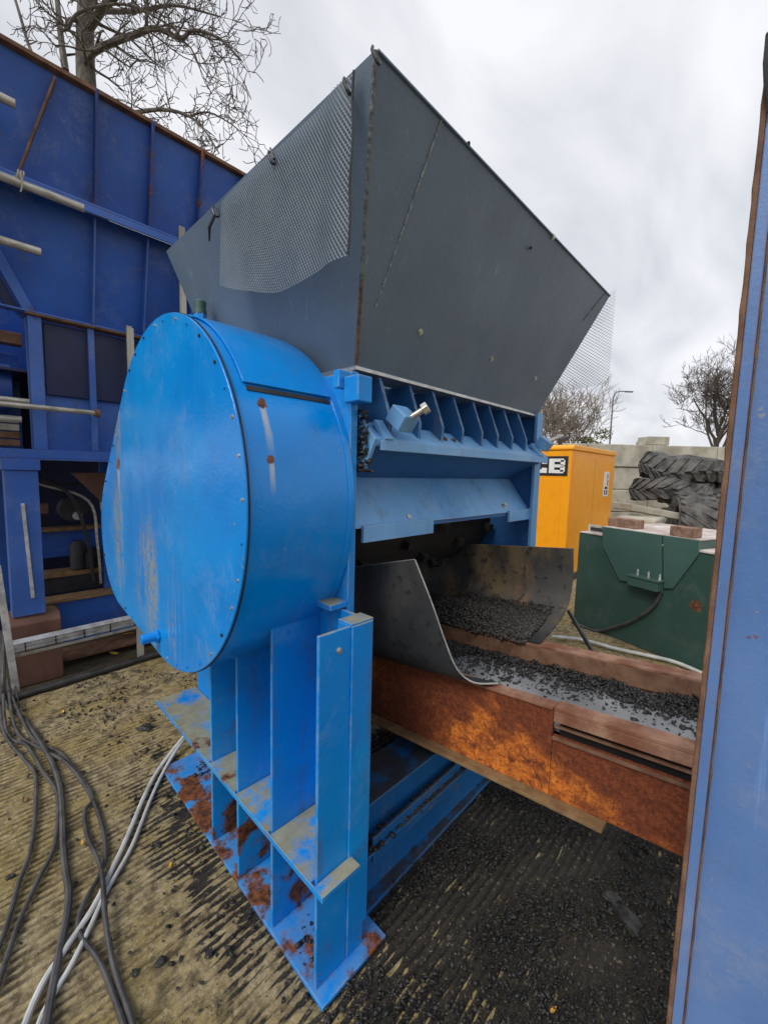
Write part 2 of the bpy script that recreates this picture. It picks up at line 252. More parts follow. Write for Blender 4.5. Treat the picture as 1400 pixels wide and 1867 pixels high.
# ------------------------------------------------------------------ mesh helpers
V3 = lambda p: np.array(p, float)
def unit(v): v = V3(v); return v / np.linalg.norm(v)
class MB:
    def __init__(s): s.v = []; s.f = []
    def add(s, vs, fs):
        o = len(s.v); s.v += [tuple(map(float, p)) for p in vs]; s.f += [tuple(i + o for i in f) for f in fs]; return s
    def hexa(s, p):      # 8 points: bottom ring then top ring
        return s.add(p, [(3, 2, 1, 0), (4, 5, 6, 7), (0, 1, 5, 4), (1, 2, 6, 5), (2, 3, 7, 6), (3, 0, 4, 7)])
    def box(s, x0, x1, y0, y1, z0, z1):
        return s.hexa([(x0, y0, z0), (x1, y0, z0), (x1, y1, z0), (x0, y1, z0), (x0, y0, z1), (x1, y0, z1), (x1, y1, z1), (x0, y1, z1)])
    def obox(s, c, ax, ay, az, hx, hy, hz):
        c = V3(c); ax = unit(ax); ay = unit(ay); az = unit(az); P = []
        for k in (-1, 1):
            for i, j in ((-1, -1), (1, -1), (1, 1), (-1, 1)): P.append(c + ax * hx * i + ay * hy * j + az * hz * k)
        return s.hexa(P)
    def bar(s, a, b, wd, ht, up=(0, 0, 1)):
        a = V3(a); b = V3(b); d = unit(b - a); sx = unit(np.cross(d, V3(up))); u = np.cross(sx, d)
        return s.obox((a + b) / 2, d, sx, u, np.linalg.norm(b - a) / 2, wd / 2, ht / 2)
    def prism(s, poly, ax, a0, a1):     # polygon in the other two axes (cyclic order), extruded along ax
        n = len(poly); P = []
        for a in (a0, a1):
            for (p, q) in poly:
                P.append({0: (a, p, q), 1: (p, a, q), 2: (p, q, a)}[ax])
        F = [tuple(range(n))[::-1], tuple(range(n, 2 * n))] + [(i, (i + 1) % n, n + (i + 1) % n, n + i) for i in range(n)]
        return s.add(P, F)
    def tube(s, pts, r, n=8, cap=True):
        pts = [V3(p) for p in pts]; m = len(pts); R = r if hasattr(r, '__len__') else [r] * m; P = []; ref = None
        for i in range(m):
            t = unit(pts[min(i + 1, m - 1)] - pts[max(i - 1, 0)])
            if ref is None: ref = np.cross(t, (0, 0, 1) if abs(t[2]) < .9 else (1, 0, 0))
            ref = unit(ref - t * (ref @ t)); b = np.cross(t, ref)
            for k in range(n):
                a = 2 * math.pi * k / n; P.append(pts[i] + R[i] * (math.cos(a) * ref + math.sin(a) * b))
        F = [(i * n + k, i * n + (k + 1) % n, (i + 1) * n + (k + 1) % n, (i + 1) * n + k) for i in range(m - 1) for k in range(n)]
        if cap: F += [tuple(range(n))[::-1], tuple(range((m - 1) * n, m * n))]
        return s.add(P, F)
    def sheet(s, G, th):                # thick sheet from a grid of points
        G = np.array(G, float); a, b = G.shape[:2]
        du = np.gradient(G, axis=0); dvv = np.gradient(G, axis=1); nn = np.cross(du, dvv); nn /= np.linalg.norm(nn, axis=2, keepdims=True) + 1e-12
        P = np.concatenate([(G + nn * th / 2).reshape(-1, 3), (G - nn * th / 2).reshape(-1, 3)]); o = a * b; F = []
        I = lambda i, j: i * b + j
        for i in range(a - 1):
            for j in range(b - 1):
                F.append((I(i, j), I(i + 1, j), I(i + 1, j + 1), I(i, j + 1))); F.append((o + I(i, j + 1), o + I(i + 1, j + 1), o + I(i + 1, j), o + I(i, j)))
        ring = [I(i, 0) for i in range(a)] + [I(a - 1, j) for j in range(1, b)] + [I(i, b - 1) for i in range(a - 2, -1, -1)] + [I(0, j) for j in range(b - 2, 0, -1)]
        for k in range(len(ring)):
            p, q = ring[k], ring[(k + 1) % len(ring)]; F.append((q, p, o + p, o + q))
        return s.add(P, F)
    def build(s, name, mat, parent=None, bevel=0., smooth=False, props=None):
        me = bpy.data.meshes.new(name); o = V3((0, 0, 0)); q = parent
        while q is not None: o = o + V3(q.location); q = q.parent
        me.from_pydata([tuple(V3(p) - o) for p in s.v], [], s.f); me.validate(); me.materials.append(M[mat] if isinstance(mat, str) else mat)
        b = bmesh.new(); b.from_mesh(me); bmesh.ops.recalc_face_normals(b, faces=b.faces); b.to_mesh(me); b.free()
        if smooth:
            for p in me.polygons: p.use_smooth = True
            try: me.set_sharp_from_angle(angle=math.radians(40))
            except Exception: pass
        ob = bpy.data.objects.new(name, me); COL.objects.link(ob); ob.parent = parent
        if bevel:
            md = ob.modifiers.new('bevel', 'BEVEL'); md.width = bevel; md.segments = 2; md.limit_method = 'ANGLE'; md.angle_limit = math.radians(35)
        if props:
            for k, v in props.items(): ob[k] = v
        return ob
def thing(name, label, cat, loc, group=None):
    e = bpy.data.objects.new(name, None); COL.objects.link(e); e.location = tuple(map(float, loc)); e.empty_display_size = .1
    e['label'] = label; e['category'] = cat
    if group: e['group'] = group
    return e
def tag(o, label, cat=None, group=None, kind=None):
    o['label'] = label
    if cat: o['category'] = cat
    if group: o['group'] = group
    if kind: o['kind'] = kind
    return o
def catmull(P, n=8):
    P = [V3(p) for p in P]; Q = [2 * P[0] - P[1]] + P + [2 * P[-1] - P[-2]]; R = []
    for i in range(1, len(Q) - 2):
        for k in range(n):
            t = k / n; a, b, c, d = Q[i - 1], Q[i], Q[i + 1], Q[i + 2]
            R.append(.5 * ((2 * b) + (c - a) * t + (2 * a - 5 * b + 4 * c - d) * t * t + (3 * b - a - 3 * c + d) * t ** 3))
    R.append(P[-1]); return R
def hexbolt(c, axis, r=.012, h=.01, washer=True):
    c = V3(c); a = unit(axis); m = MB()
    if washer: m.tube([c, c + a * h * .25], r * 1.45, 12); c = c + a * h * .25
    m.tube([c, c + a * h], r, 6); return m

# ------------------------------------------------------------------ ground
def snoise(x, y, seed, n=9, lo=.5, hi=6):
    g = np.random.default_rng(seed); v = 0
    for _ in range(n):
        fr = np.exp(g.uniform(np.log(lo), np.log(hi))); th = g.uniform(0, 6.283); v = v + np.sin(fr * 6.283 * (x * np.cos(th) + y * np.sin(th)) + g.uniform(0, 6.283))
    return v / np.sqrt(n)
far_ = np.array([-600, -200, -80, -40, -20, -10, -6, -4, -2.6])
xs = np.concatenate([far_, np.arange(-1.6, 3.2, .035), [3.4, 3.8, 4.5, 6, 9, 14, 25, 50, 120, 300, 700]])
ys = np.concatenate([far_, np.arange(-1.4, 3.0, .006), [3.1, 3.4, 4, 5, 7, 10, 16, 30, 60, 120, 300, 700]])
Xg, Yg = np.meshgrid(xs, ys, indexing='ij')
ph = Yg / .031 + .55 * snoise(Xg * .35, Yg * .35, 3, lo=.3, hi=1.5) + .10 * snoise(Xg, Yg, 8, lo=2, hi=6)
wav = np.sin(2 * np.pi * ph); amp = .0034 * np.clip(.75 + .6 * snoise(Xg, Yg, 4, lo=.4, hi=3), .12, 1.6)
near = ((Xg > -1.6) & (Xg < 3.2) & (Yg > -1.4) & (Yg < 2.82)).astype(float)
Zg = near * (amp * wav + (.0018 * snoise(Xg, Yg, 5, lo=3, hi=14)) + .0013 * rng.normal(size=Xg.shape)) - .004
a, b = Xg.shape
idx = np.arange(a * b).reshape(a, b)
gm = MB(); gm.v = [tuple(p) for p in np.stack([Xg, Yg, Zg], -1).reshape(-1, 3)]
gm.f = [tuple(q) for q in np.stack([idx[:-1, :-1], idx[1:, :-1], idx[1:, 1:], idx[:-1, 1:]], -1).reshape(-1, 4)]
go = gm.build('ground', 'ground', smooth=False); go['kind'] = 'structure'
for p in go.data.polygons: p.use_smooth = True

# ------------------------------------------------------------------ the shredder
SH = thing('shredder_machine', 'bright blue industrial shredder with grey hopper and round drive guard', 'machine', (0, 0, 0))
P = lambda m, n, mat='frame', par=None, bv=.003, sm=False: m.build(n, mat, par or SH, bv, sm)
def leg_side(x_out, x_web, sgn):
    # a welded leg: base plate, back web, upright ribs, shelf flange; sgn +1 faces -X
    lo, hi = min(x_out, x_web), max(x_out, x_web)
    if sgn > 0: P(MB().prism([(0, 0), (.275, 0.004), (.275, .14), (.24, .16), (.24, 1.39), (0, 1.385)], 2, .001, .016), 'base_plate')
    else: P(MB().box(lo - .03, hi + .03, 0, 1.385, .001, .016), 'base_plate')
    P(MB().box(x_web, x_web + .012 * sgn, .075, 1.40, .018, 1.14), 'web_plate')
    ribs = (.30, .545, .775) if sgn > 0 else (.5, .95)
    for y in ribs:
        P(MB().box(min(x_out + .008 * sgn, x_web), max(x_out + .008 * sgn, x_web) - .001, y - .006, y + .006, .018, 1.10), 'rib')
    # shelf flange in pieces between the ribs
    edges = [.0, *ribs, 1.425]
    for i in range(len(edges) - 1):
        y0, y1 = edges[i] + (.0072 if i else 0), edges[i + 1] - (.0072 if i < len(edges) - 2 else 0)
        P(MB().box(lo + (.012 if i == 0 and 0 else 0), hi - .002, max(y0, .064 if i == 0 else y0), y1, .366, .378), 'shelf_flange', bv=.002)
    # narrow nosing joins the pieces along the outer edge
    xo = x_out
    P(MB().box(min(xo - .005 * sgn, xo), max(xo - .005 * sgn, xo), .001, 1.43, .360, .3795), 'flange_nosing', bv=.001)
leg_side(0.0, .20, 1)
leg_side(1.84, 1.61, -1)
# front corner post: plate with a channel behind it
P(MB().box(.010, .129, .048, .060, .018, 1.137), 'corner_post')
P(MB().prism([(.1295, .041), (.214, .041), (.222, .049), (.222, .110), (.1295, .110)], 2, .10, 1.137), 'post_channel', bv=.002)
P(MB().prism([(.132, .046), (.20, .046), (.21, .100), (.132, .100)], 2, .018, .10), 'post_foot', bv=.002)
P(MB().box(.0, .142, .001, .046, .366, .3785), 'corner_flange', bv=.0015)
P(MB().box(.128, .221, .0455, .108, 1.1375, 1.144), 'post_cap', bv=.002)
P(MB().prism([(.223, .78), (.236, .765), (.262, .745), (.262, .36), (.236, .345), (.223, .35)], 1, .086, .098), 'stiffener_plate', bv=.002)
c = on(618, 1186, 1, .048); P(hexbolt((c[0], .048, c[2]), (0, -1, 0), .007, .006), 'bolt', 'zincbolt', bv=0)
# rail running across the foot of the machine
P(MB().box(.224, 1.46, .150, .162, .018, .40), 'rail_web', 'rail')
P(MB().box(.224, 1.46, .086, .149, .245, .256), 'rail_ledge', 'rail', bv=.0015)
P(MB().box(.224, 1.46, .120, .30, .401, .413), 'rail_top_flange', 'rail')
P(MB().prism([(.276, .10), (1.46, .13), (1.46, .26), (.276, .20)], 2, .003, .02), 'rail_base', 'rail')
P(MB().bar((.30, .104, .245), (1.44, .120, .245), .012, .10, (0, 0, 1)), 'rail_skirt', 'rail')
# side plates and inner chamber
P(MB().prism([(.172, .985), (1.35, .985), (1.35, 1.92), (.172, 1.92)], 0, .222, .252), 'side_plate', bv=.003)
P(MB().box(.15, .221, .174, .26, 1.145, 1.165), 'plate_foot')
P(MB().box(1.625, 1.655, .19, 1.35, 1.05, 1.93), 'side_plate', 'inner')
P(MB().box(1.60, 1.67, .172, .189, 1.12, 1.95), 'plate_edge_bar', 'shelf', bv=.002)
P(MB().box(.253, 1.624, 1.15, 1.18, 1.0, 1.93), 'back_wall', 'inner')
P(MB().box(.19, .25, .104, .1715, 1.815, 1.895), 'corner_block', bv=.004)
P(MB().box(.17, .221, .172, .20, 1.86, 1.915), 'corner_lug', bv=.003)
c = on(636, 1090, 0, .221); P(hexbolt((.222, c[1] if c[1] > .18 else .19, 1.10), (-1, 0, 0), .011, .012), 'bolt', 'zincbolt', bv=0)
# rotor inside the chamber: dark drum with teeth
rm = MB(); rm.tube([(.26, .72, 1.33), (1.62, .72, 1.33)], .27, 28)
for i in range(60):
    a = i * 2.399; x = .3 + 1.28 * i / 59
    d = V3((0, math.cos(a), math.sin(a))); rm.obox(V3((x, .72, 1.33)) + d * .285, (1, 0, 0), d, np.cross((1, 0, 0), d), .02, .025, .02)
P(rm, 'rotor', 'void', bv=0, sm=False)
# front cover: gusseted recess, shelf, lower apron
X0, X1 = .300, 1.622
P(MB().box(.255, 1.66, .186, .30, 1.931, 1.943), 'hopper_flange', 'steeledge', bv=.001)
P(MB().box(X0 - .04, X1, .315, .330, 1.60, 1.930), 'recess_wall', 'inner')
for k, px in enumerate((689, 743, 785, 822, 858, 887, 914, 940)):
    x = .36 + k * (1.56 - .36) / 7.0
    x = float(on(px, {0: 715, 1: 725, 2: 735, 3: 745, 4: 753, 5: 758, 6: 763, 7: 768}[k], 1, .21)[0])
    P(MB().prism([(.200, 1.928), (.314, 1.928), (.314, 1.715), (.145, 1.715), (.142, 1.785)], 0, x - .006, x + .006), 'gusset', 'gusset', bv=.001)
P(MB().prism([(.205, 1.772), (.128, 1.712), (.128, 1.690), (.136, 1.684), (.33, 1.690), (.33, 1.72)], 0, X0, 1.648), 'shelf_bar', 'shelf', bv=.004)
P(MB().box(X0 + .012, 1.645, .119, .127, 1.672, 1.706), 'shelf_lip', 'shelf', bv=.002)
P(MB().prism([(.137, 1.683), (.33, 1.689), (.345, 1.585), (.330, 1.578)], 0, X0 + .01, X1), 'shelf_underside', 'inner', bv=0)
P(MB().prism([(.120, 1.708), (.205, 1.79), (.24, 1.79), (.24, 1.60), (.175, 1.60)], 0, X0 - .016, X0 - .001), 'shelf_end_plate', 'shelf', bv=.002)
for x in (.345, 1.55):
    P(MB().prism([(.112, 1.712), (.168, 1.778), (.182, 1.770), (.126, 1.700)], 0, x - .02, x + .02), 'shelf_clip', 'shelf', bv=.002)
P(MB().prism([(.335, 1.576), (.345, 1.584), (.212, 1.402), (.200, 1.402)], 0, X0 - .02, X1), 'apron_plate', 'shelf', bv=.001)
ang = lambda x0, x1, n: (P(MB().box(x0, x1, .186, .199, 1.352, 1.412), n, 'shelf', bv=.0015))
ang(.302, .70, 'angle_bracket'); ang(1.36, 1.635, 'angle_bracket')
P(MB().box(.70, 1.36, .205, .214, 1.385, 1.401), 'apron_edge', 'inner', bv=0)
for px, py in ((741, 945), (917, 922)):
    c = on(px, py, 1, .228); P(hexbolt((c[0], .225, c[2]), (0, -.8, .6), .011, .012), 'bolt', 'zincbolt', bv=0)
c = on(868, 795, 1, .15)
for px in (815, 831):
    c = on(px, 790, 1, .15); P(hexbolt((c[0], .160, 1.739), (0, -.6, .8), .008, .006), 'bolt', 'rustweld', bv=0)
# adjusting screw with its block
P(MB().obox((.395, .105, 1.782), (1, 0, 0), (0, .8, .6), (0, -.6, .8), .036, .038, .030), 'screw_block', 'shelf', bv=.004)
b0, b1 = V3((.435, .075, 1.77)), V3((.475, .035, 1.832)); dr = unit(V3((.045, -.075, .055)))
b0 = V3((.395, .078, 1.779)); b1 = b0 + dr * .055
P(MB().tube([b0, b1], .011, 12), 'adjusting_screw', 'zincbolt', bv=0, sm=True)
P(MB().tube([b1, b1 + dr * .022], .021, 6), 'screw_head', 'zincbolt', bv=.002)
b0 = V3((1.60, .11, 1.79)); b1 = b0 + unit(V3((.8, -.5, .35))) * .10
P(MB().tube([b0, b1], .011, 10), 'adjusting_screw', 'steeledge', bv=0, sm=True)
P(MB().obox((1.585, .12, 1.775), (1, 0, 0), (0, .8, .6), (0, -.6, .8), .03, .034, .028), 'screw_block', 'shelf', bv=.004)
# drive guard: hull of two circles, axis along X
c1, r1, c2, r2 = (.775, 1.49), .626, (1.372, 1.272), .345
dx, dy = c2[0] - c1[0], c2[1] - c1[1]; L = math.hypot(dx, dy); th = math.atan2(dy, dx); al = math.acos((r1 - r2) / L)
def hull(off=0., n1=70, n2=26):
    o = []
    for k in range(n1 + 1):
        a = th + al + (2 * math.pi - 2 * al) * k / n1; o.append((c1[0] + (r1 + off) * math.cos(a), c1[1] + (r1 + off) * math.sin(a)))
    for k in range(n2 + 1):
        a = th - al + 2 * al * k / n2; o.append((c2[0] + (r2 + off) * math.cos(a), c2[1] + (r2 + off) * math.sin(a)))
    return o
shell = P(MB().prism(hull(), 0, -.142, .221), 'drive_guard', 'drum', bv=.003, sm=True)
facep = P(MB().prism(hull(.003), 0, -.153, -.1455), 'guard_face', 'face', par=shell, bv=.002, sm=True)
P(MB().prism(hull(.0055), 0, -.1454, -.1421), 'face_gap_shade', 'dark', par=shell, bv=0, sm=True)  # dark ring drawn as the shadow line between face and shell
P(MB().prism(hull(.004), 0, .1985, .2205), 'guard_back_rim', 'drum', par=shell, bv=.001, sm=True)
h = hull(-.017); cum = [0]
for i in range(len(h)): cum.append(cum[-1] + math.hypot(h[i][0] - h[i - 1][0], h[i][1] - h[i - 1][1]))
bm0 = None; nb_ = 40
hp = [V3(q) for q in h] + [V3(h[0])]; seg = [np.linalg.norm(hp[i + 1] - hp[i]) for i in range(len(h))]; tot = sum(seg)
for k in range(nb_):
    s_ = tot * (k + .3 * random.random()) / nb_; i = 0
    while s_ > seg[i]: s_ -= seg[i]; i += 1
    q = hp[i] + (hp[i + 1] - hp[i]) * s_ / seg[i]
    hexbolt((-.1525, q[0], q[1]), (-1, 0, 0), .0042, .004).build('bolt', random.choice(('dark', 'zincbolt', 'face', 'face')), facep)
# hatch over the crown of the guard
def arc_plate(a0, a1, x0, x1, rad, thk):
    G = []
    for i in range(40):
        a = a0 + (a1 - a0) * i / 39; G.append([(x, c1[0] + rad * math.cos(a), c1[1] + rad * math.sin(a)) for x in (x0, (x0 + x1) / 2, x1)])
    return MB().sheet(G, thk)
hatch = P(arc_plate(math.radians(146.5), math.radians(66), -.108, .196, r1 + .006, .006), 'guard_hatch', 'drum', par=shell, bv=.001, sm=True)
arc_plate(math.radians(148.6), math.radians(147.1), -.100, .19, r1 + .001, .004).build('hatch_gap', 'dark', shell)
q = on(286, 1160, 0, -.16); ds = MB().tube([(-.152, q[1], q[2]), (-.215, q[1], q[2])], .019, 14); ds.tube([(-.155, q[1], q[2]), (-.165, q[1], q[2])], .026, 6)
ds.build('drain_stub', 'drum', shell, .001, True)
q = on(366, 578, 0, .10); m = MB().tube([(.1, q[1], q[2] - .14), (.1, q[1], q[2] + .012)], .026, 6); P(m, 'breather_fitting', 'frame', bv=.001)
m = MB().tube([(.1, q[1], q[2] + .012), (.1, q[1], q[2] + .028), (.1, q[1], q[2] + .03), (.1, q[1], q[2] + .062), (.1, q[1], q[2] + .070)], [.026, .026, .022, .024, .016], 14)
P(m, 'breather_cap', 'green2', bv=0, sm=True)
# hopper: four flared plates with weld seams and hanging mesh
A, B, Cc, D = V3((.065, -.075, 2.58)), V3((1.846, -.075, 2.58)), V3((1.644, .2, 1.944)), V3((.267, .2, 1.950))
E_, Fr, G_, H_ = V3((.267, 1.12, 1.950)), V3((1.644, 1.12, 1.944)), V3((.065, 1.31, 2.60)), V3((1.846, 1.31, 2.60))
def plate(a, b, c, d, th=.005, n=14, warp=0., seed=1):
    G = []
    for i in range(n + 1):
        row = []
        for j in range(n + 1):
            u, v = i / n, j / n; p = (a * (1 - u) + b * u) * (1 - v) + (d * (1 - u) + c * u) * v
            row.append(p)
        G.append(row)
    G = np.array(G)
    if warp:
        nn = unit(np.cross(b - a, d - a)); uu, vv = np.meshgrid(np.linspace(0, 1, n + 1), np.linspace(0, 1, n + 1), indexing='ij')
        G += (snoise(uu, vv, seed, lo=.4, hi=1.6) * np.sin(np.pi * uu) * np.sin(np.pi * np.clip(vv + .05, 0, 1)) * warp)[..., None] * nn
    return MB().sheet(G, th)
P(plate(A, B, Cc, D, warp=.004, seed=11), 'hopper_panel', 'hopper', bv=0, sm=True)
P(plate(G_, A + V3((-.003, .004, 0)), D + V3((-.003, .004, 0)), E_, warp=.006, seed=12), 'hopper_panel', 'hopper', bv=0, sm=True)
P(plate(B + V3((.003, .004, 0)), H_, Fr, Cc + V3((.003, .004, 0)), warp=.004, seed=13), 'hopper_panel', 'hopper', bv=0, sm=True)
P(plate(H_ - V3((0, .003, 0)), G_ - V3((0, .003, 0)), E_, Fr, warp=.004, seed=14), 'hopper_panel', 'hopper', bv=0, sm=True)
P(MB().bar(A + V3((.0, -.004, .0)), B + V3((0, -.004, 0)), .010, .006), 'hopper_rim', 'hopper', bv=.001)
def bead(a, b, r, mat, n=60, gap=.0, seed=3):
    g = random.Random(seed); a = V3(a); b = V3(b); m = MB(); pts = []; rr = []
    for i in range(n + 1):
        pts.append(a + (b - a) * i / n); rr.append(r * (.8 + .35 * g.random()) * (1 if g.random() > gap else .25))
    m.tube(pts, rr, 6); return m
mAD = A + (D - A) * .66; oAD = V3((-.0035, -.0025, 0))
P(bead(A + oAD, mAD + oAD, .0058, 'weld', 90, .0, 5), 'weld_seam', 'greyweld', bv=0, sm=True)
P(bead(mAD + oAD, D + oAD, .0062, 'weld', 45, .0, 6), 'weld_seam', 'rustweld', bv=0, sm=True)
nf = unit(np.cross(B - A, D - A)); nf = nf if nf[1] < 0 else -nf
def onplate(px, py, off=.004):
    d = ray(px, py); return CAM + d * (((A - CAM) @ nf) / (d @ nf)) + nf * off
P(bead(onplate(805, 212), onplate(683, 560), .0035, 'weld', 70, .4, 9), 'weld_seam', 'weld', bv=0, sm=True)
P(bead(onplate(1103, 532), onplate(1060, 585), .0025, 'weld', 20, .3, 10), 'weld_seam', 'rustweld', bv=0, sm=True)
for px, py in ((765, 605), (894, 654), (974, 690)):
    c = onplate(px, py, .003); P(hexbolt(c, nf, .008, .006), 'bolt', 'zincbolt', bv=0)
for px, py in ((851, 262), (965, 452)):
    c = onplate(px, py, .003); P(hexbolt(c, nf, .006, .006, False), 'bolt', 'dark', bv=0)
c = onplate(1006, 432, .003); P(hexbolt(c, nf, .008, .006), 'bolt', 'zincbolt', bv=0)
def mesh_curtain(fn, U, Vv, du, dvv, sw, th):
    # expanded metal: diamond strands; fn(u, v) -> point
    m = MB(); nu = int(U / du); nv = int(Vv / dvv); V = []; Fs = []
    cache = {}
    def node(i, j):
        return V3(fn(i * du, j * dvv))
    for j in range(nv):
        for i in range(nu):
            if (i + j) % 2: continue
            p = node(i, j); pairs = [(node(i + 1, j + 1)), (node(i - 1, j + 1))]
            for k, q in enumerate(pairs):
                if (i == 0 and k == 1): continue
                d = q - p; s = np.array(fn(i * du + 1e-3, j * dvv)) - np.array(fn(i * du, j * dvv)); s = unit(s) * sw / 2
                n = unit(np.cross(s, d)) * th * (.5 if k else -.5) * .4; o = len(V)
                V += [p - s - n, p + s + n, q + s + n, q - s - n]; Fs.append((o, o + 1, o + 2, o + 3))
    m.add(V, Fs); return m
def left_curtain(u, v):      # u along +Y, v downwards
    y = -.02 + u; hang = v
    x = .052 - .010 * math.sin(u * 9 + 1) * v * 2.2 - .035 * v * math.exp(-((u - .45) / .25) ** 2) - .012 * math.exp(-((u - .06) / .05) ** 2) + .10 * v * (u > .7) * min(1, (u - .7) * 3)
    z = 2.560 - hang + .012 * min(1, u * 2) - .006 * abs(math.sin(u * 6.3)) + 1.05 * v * max(0, u - .32) ** 1.4
    return (x, y, z)
P(mesh_curtain(left_curtain, .74, .43, .0056, .0088, .0034, .002), 'mesh_guard', 'mesh', bv=0)['kind'] = 'stuff'
def right_curtain(u, v):
    return (1.868 + .01 * math.sin(u * 7) * v, -.10 + u, 2.612 - .03 * min(1, u * 2) - v)
P(mesh_curtain(right_curtain, 1.35, .50, .0105, .0085, .0034, .003), 'mesh_guard', 'meshr', bv=0)['kind'] = 'stuff'
ed = [left_curtain(.0, v) for v in np.linspace(0, .42, 14)]
P(MB().tube([V3(p) + V3((-.004, .003 * math.sin(i), 0)) for i, p in enumerate(ed)], .003, 6), 'mesh_edge_wire', 'dark', bv=0)
for px, py in ((498, 288), (396, 386), (636, 158), (688, 102)):
    c = on(px, py, 0, .05); m = MB().tube(catmull([c + V3((-.010, .006, .016)), c + V3((-.016, 0, .0)), c + V3((-.010, -.010, -.024)), c + V3((.008, 0, -.01)), c + V3((.006, .012, .02))], 4), .004, 6)
    P(m, 'cable_tie', 'black', bv=0)
c = on(392, 392, 0, .04); e2 = on(382, 440, 0, .04); P(MB().tube([c, (c + e2) / 2 + V3((-.01, 0, 0)), e2], [.005, .006, .003], 6), 'tie_tail', 'black', bv=0)
c = on(493, 270, 0, .04); e2 = on(500, 290, 0, .04); P(MB().tube([c, e2], [.003, .004], 6), 'tie_tail', 'black', bv=0)

# ------------------------------------------------------------------ conveyor
CV = thing('belt_conveyor', 'rusty steel belt conveyor rising out from under the shredder', 'conveyor', (.93, -.2, 0))
K = lambda m, n, mat, par=None, bv=.002, sm=False: m.build(n, mat, par or CV, bv, sm)
ztop = lambda y: .910 - .102 * (y + .735)
Y0, Y1 = -1.75, .95
def along(x0, x1, t0, t1, ya=Y0, yb=Y1):   # bar following the incline, t = offset from rail top
    P8 = []
    for t in (t0, t1):
        for x, y in ((x0, ya), (x1, ya), (x1, yb), (x0, yb)): P8.append((x, y, ztop(y) + t))
    return MB().hexa(P8)
YS = -.385      # the slotted length starts here, nearer the camera
K(along(.606, .620, -.30, -.011, YS + .001, Y1), 'beam_web', 'rustweb')
K(along(.606, .620, -.30, -.094, Y0, YS), 'beam_web', 'rustweb')
K(along(.600, .648, -.010, 0, YS + .0015, Y1), 'top_flange', 'rusttop')
K(along(.600, .655, -.010, .003, Y0, YS - .0015), 'top_flange', 'rusttop')
K(along(.600, .609, -.046, -.0105, Y0, YS - .0015), 'flange_lip', 'rusttop', bv=.003)
K(along(.636, .646, -.13, -.011, Y0, YS - .01), 'slot_shade_backing', 'void')
K(along(.612, .622, -.070, -.063, Y0, YS - .004), 'slot_strip', 'ruststrip', bv=0)
K(along(.597, .6055, -.104, -.0945, Y0, YS - .002), 'slot_lip', 'ruststrip', bv=.001)
K(along(.566, .63, -.313, -.3005, -.555, Y1), 'bottom_flange', 'ochreflange')
K(along(1.110, 1.122, -.30, -.013), 'beam_web', 'rustweb'); K(along(1.100, 1.168, -.012, 0), 'top_flange', 'rusttop')
K(along(1.099, 1.109, -.085, -.0125), 'flange_lip', 'ruststrip')
K(along(.653, 1.108, -.105, -.095), 'belt', 'belt', bv=0)
K(along(.626, 1.104, -.24, -.232), 'return_belt', 'rubber', bv=0)
for y in (-1.3, -.75, -.2, .35): K(MB().tube([(.622, y, ztop(y) - .166), (1.107, y, ztop(y) - .166)], .05, 14), 'roller', 'dark', bv=0, sm=True)
for y in (-1.5, .80):
    for x in (.606, 1.07): K(MB().box(x, x + .05, y - .025, y + .025, 0, ztop(y) - .32), 'leg', 'ruststrip')
# chute flaps over the belt
outer = [(.42, .053, 1.300), (.44, .022, 1.215), (.46, -.007, 1.13), (.48, -.045, 1.02), (.503, -.083, .926), (.548, -.125, .876), (.628, -.175, .863)]
inner = [(.455, .48, 1.185), (.475, .47, 1.07), (.50, .46, .96), (.525, .45, .88), (.545, .44, .83), (.560, .435, .80), (.575, .43, .785)]
oc = catmull(outer, 4); ic = catmull(inner, 4); G = []
for i in range(len(oc)):
    row = []
    for j in range(13):
        t = j / 12; p = V3(ic[i]) * (1 - t) + V3(oc[i]) * t
        p = p + V3((-.025 * math.sin(math.pi * t), 0, 0)) * math.sin(math.pi * i / (len(oc) - 1)); row.append(p)
    G.append(row)
fl = K(MB().sheet(G, .007), 'chute_flap', 'chute', bv=0, sm=True)
MB().tube([V3(p) + V3((0, -.003, 0)) for p in oc], .0032, 6).build('flap_edge', 'steeledge', fl)
MB().tube([V3(p) for p in (G[0])], .0026, 6).build('flap_edge', 'steeledge', fl)
outer = [(1.444, -.12, 1.245), (1.464, -.12, 1.12), (1.452, -.12, 1.01), (1.405, -.12, .945), (1.327, -.12, .905), (1.22, -.12, .872), (1.104, -.12, .853)]
inner = [(x, 1.0, z - .114) for x, y, z in outer]
oc = catmull(outer, 4); ic = catmull(inner, 4); G2 = [[V3(ic[i]) * (1 - j / 16) + V3(oc[i]) * (j / 16) for j in range(17)] for i in range(len(oc))]
fl2 = K(MB().sheet(G2, .009), 'chute_flap', 'chute', bv=0, sm=True)
b_ = on(1082, 1192, 0, 1.167); K(MB().tube([on(1036, 1114, 0, 1.40), b_], .009, 10), 'brace_rod', 'black', bv=0, sm=True)

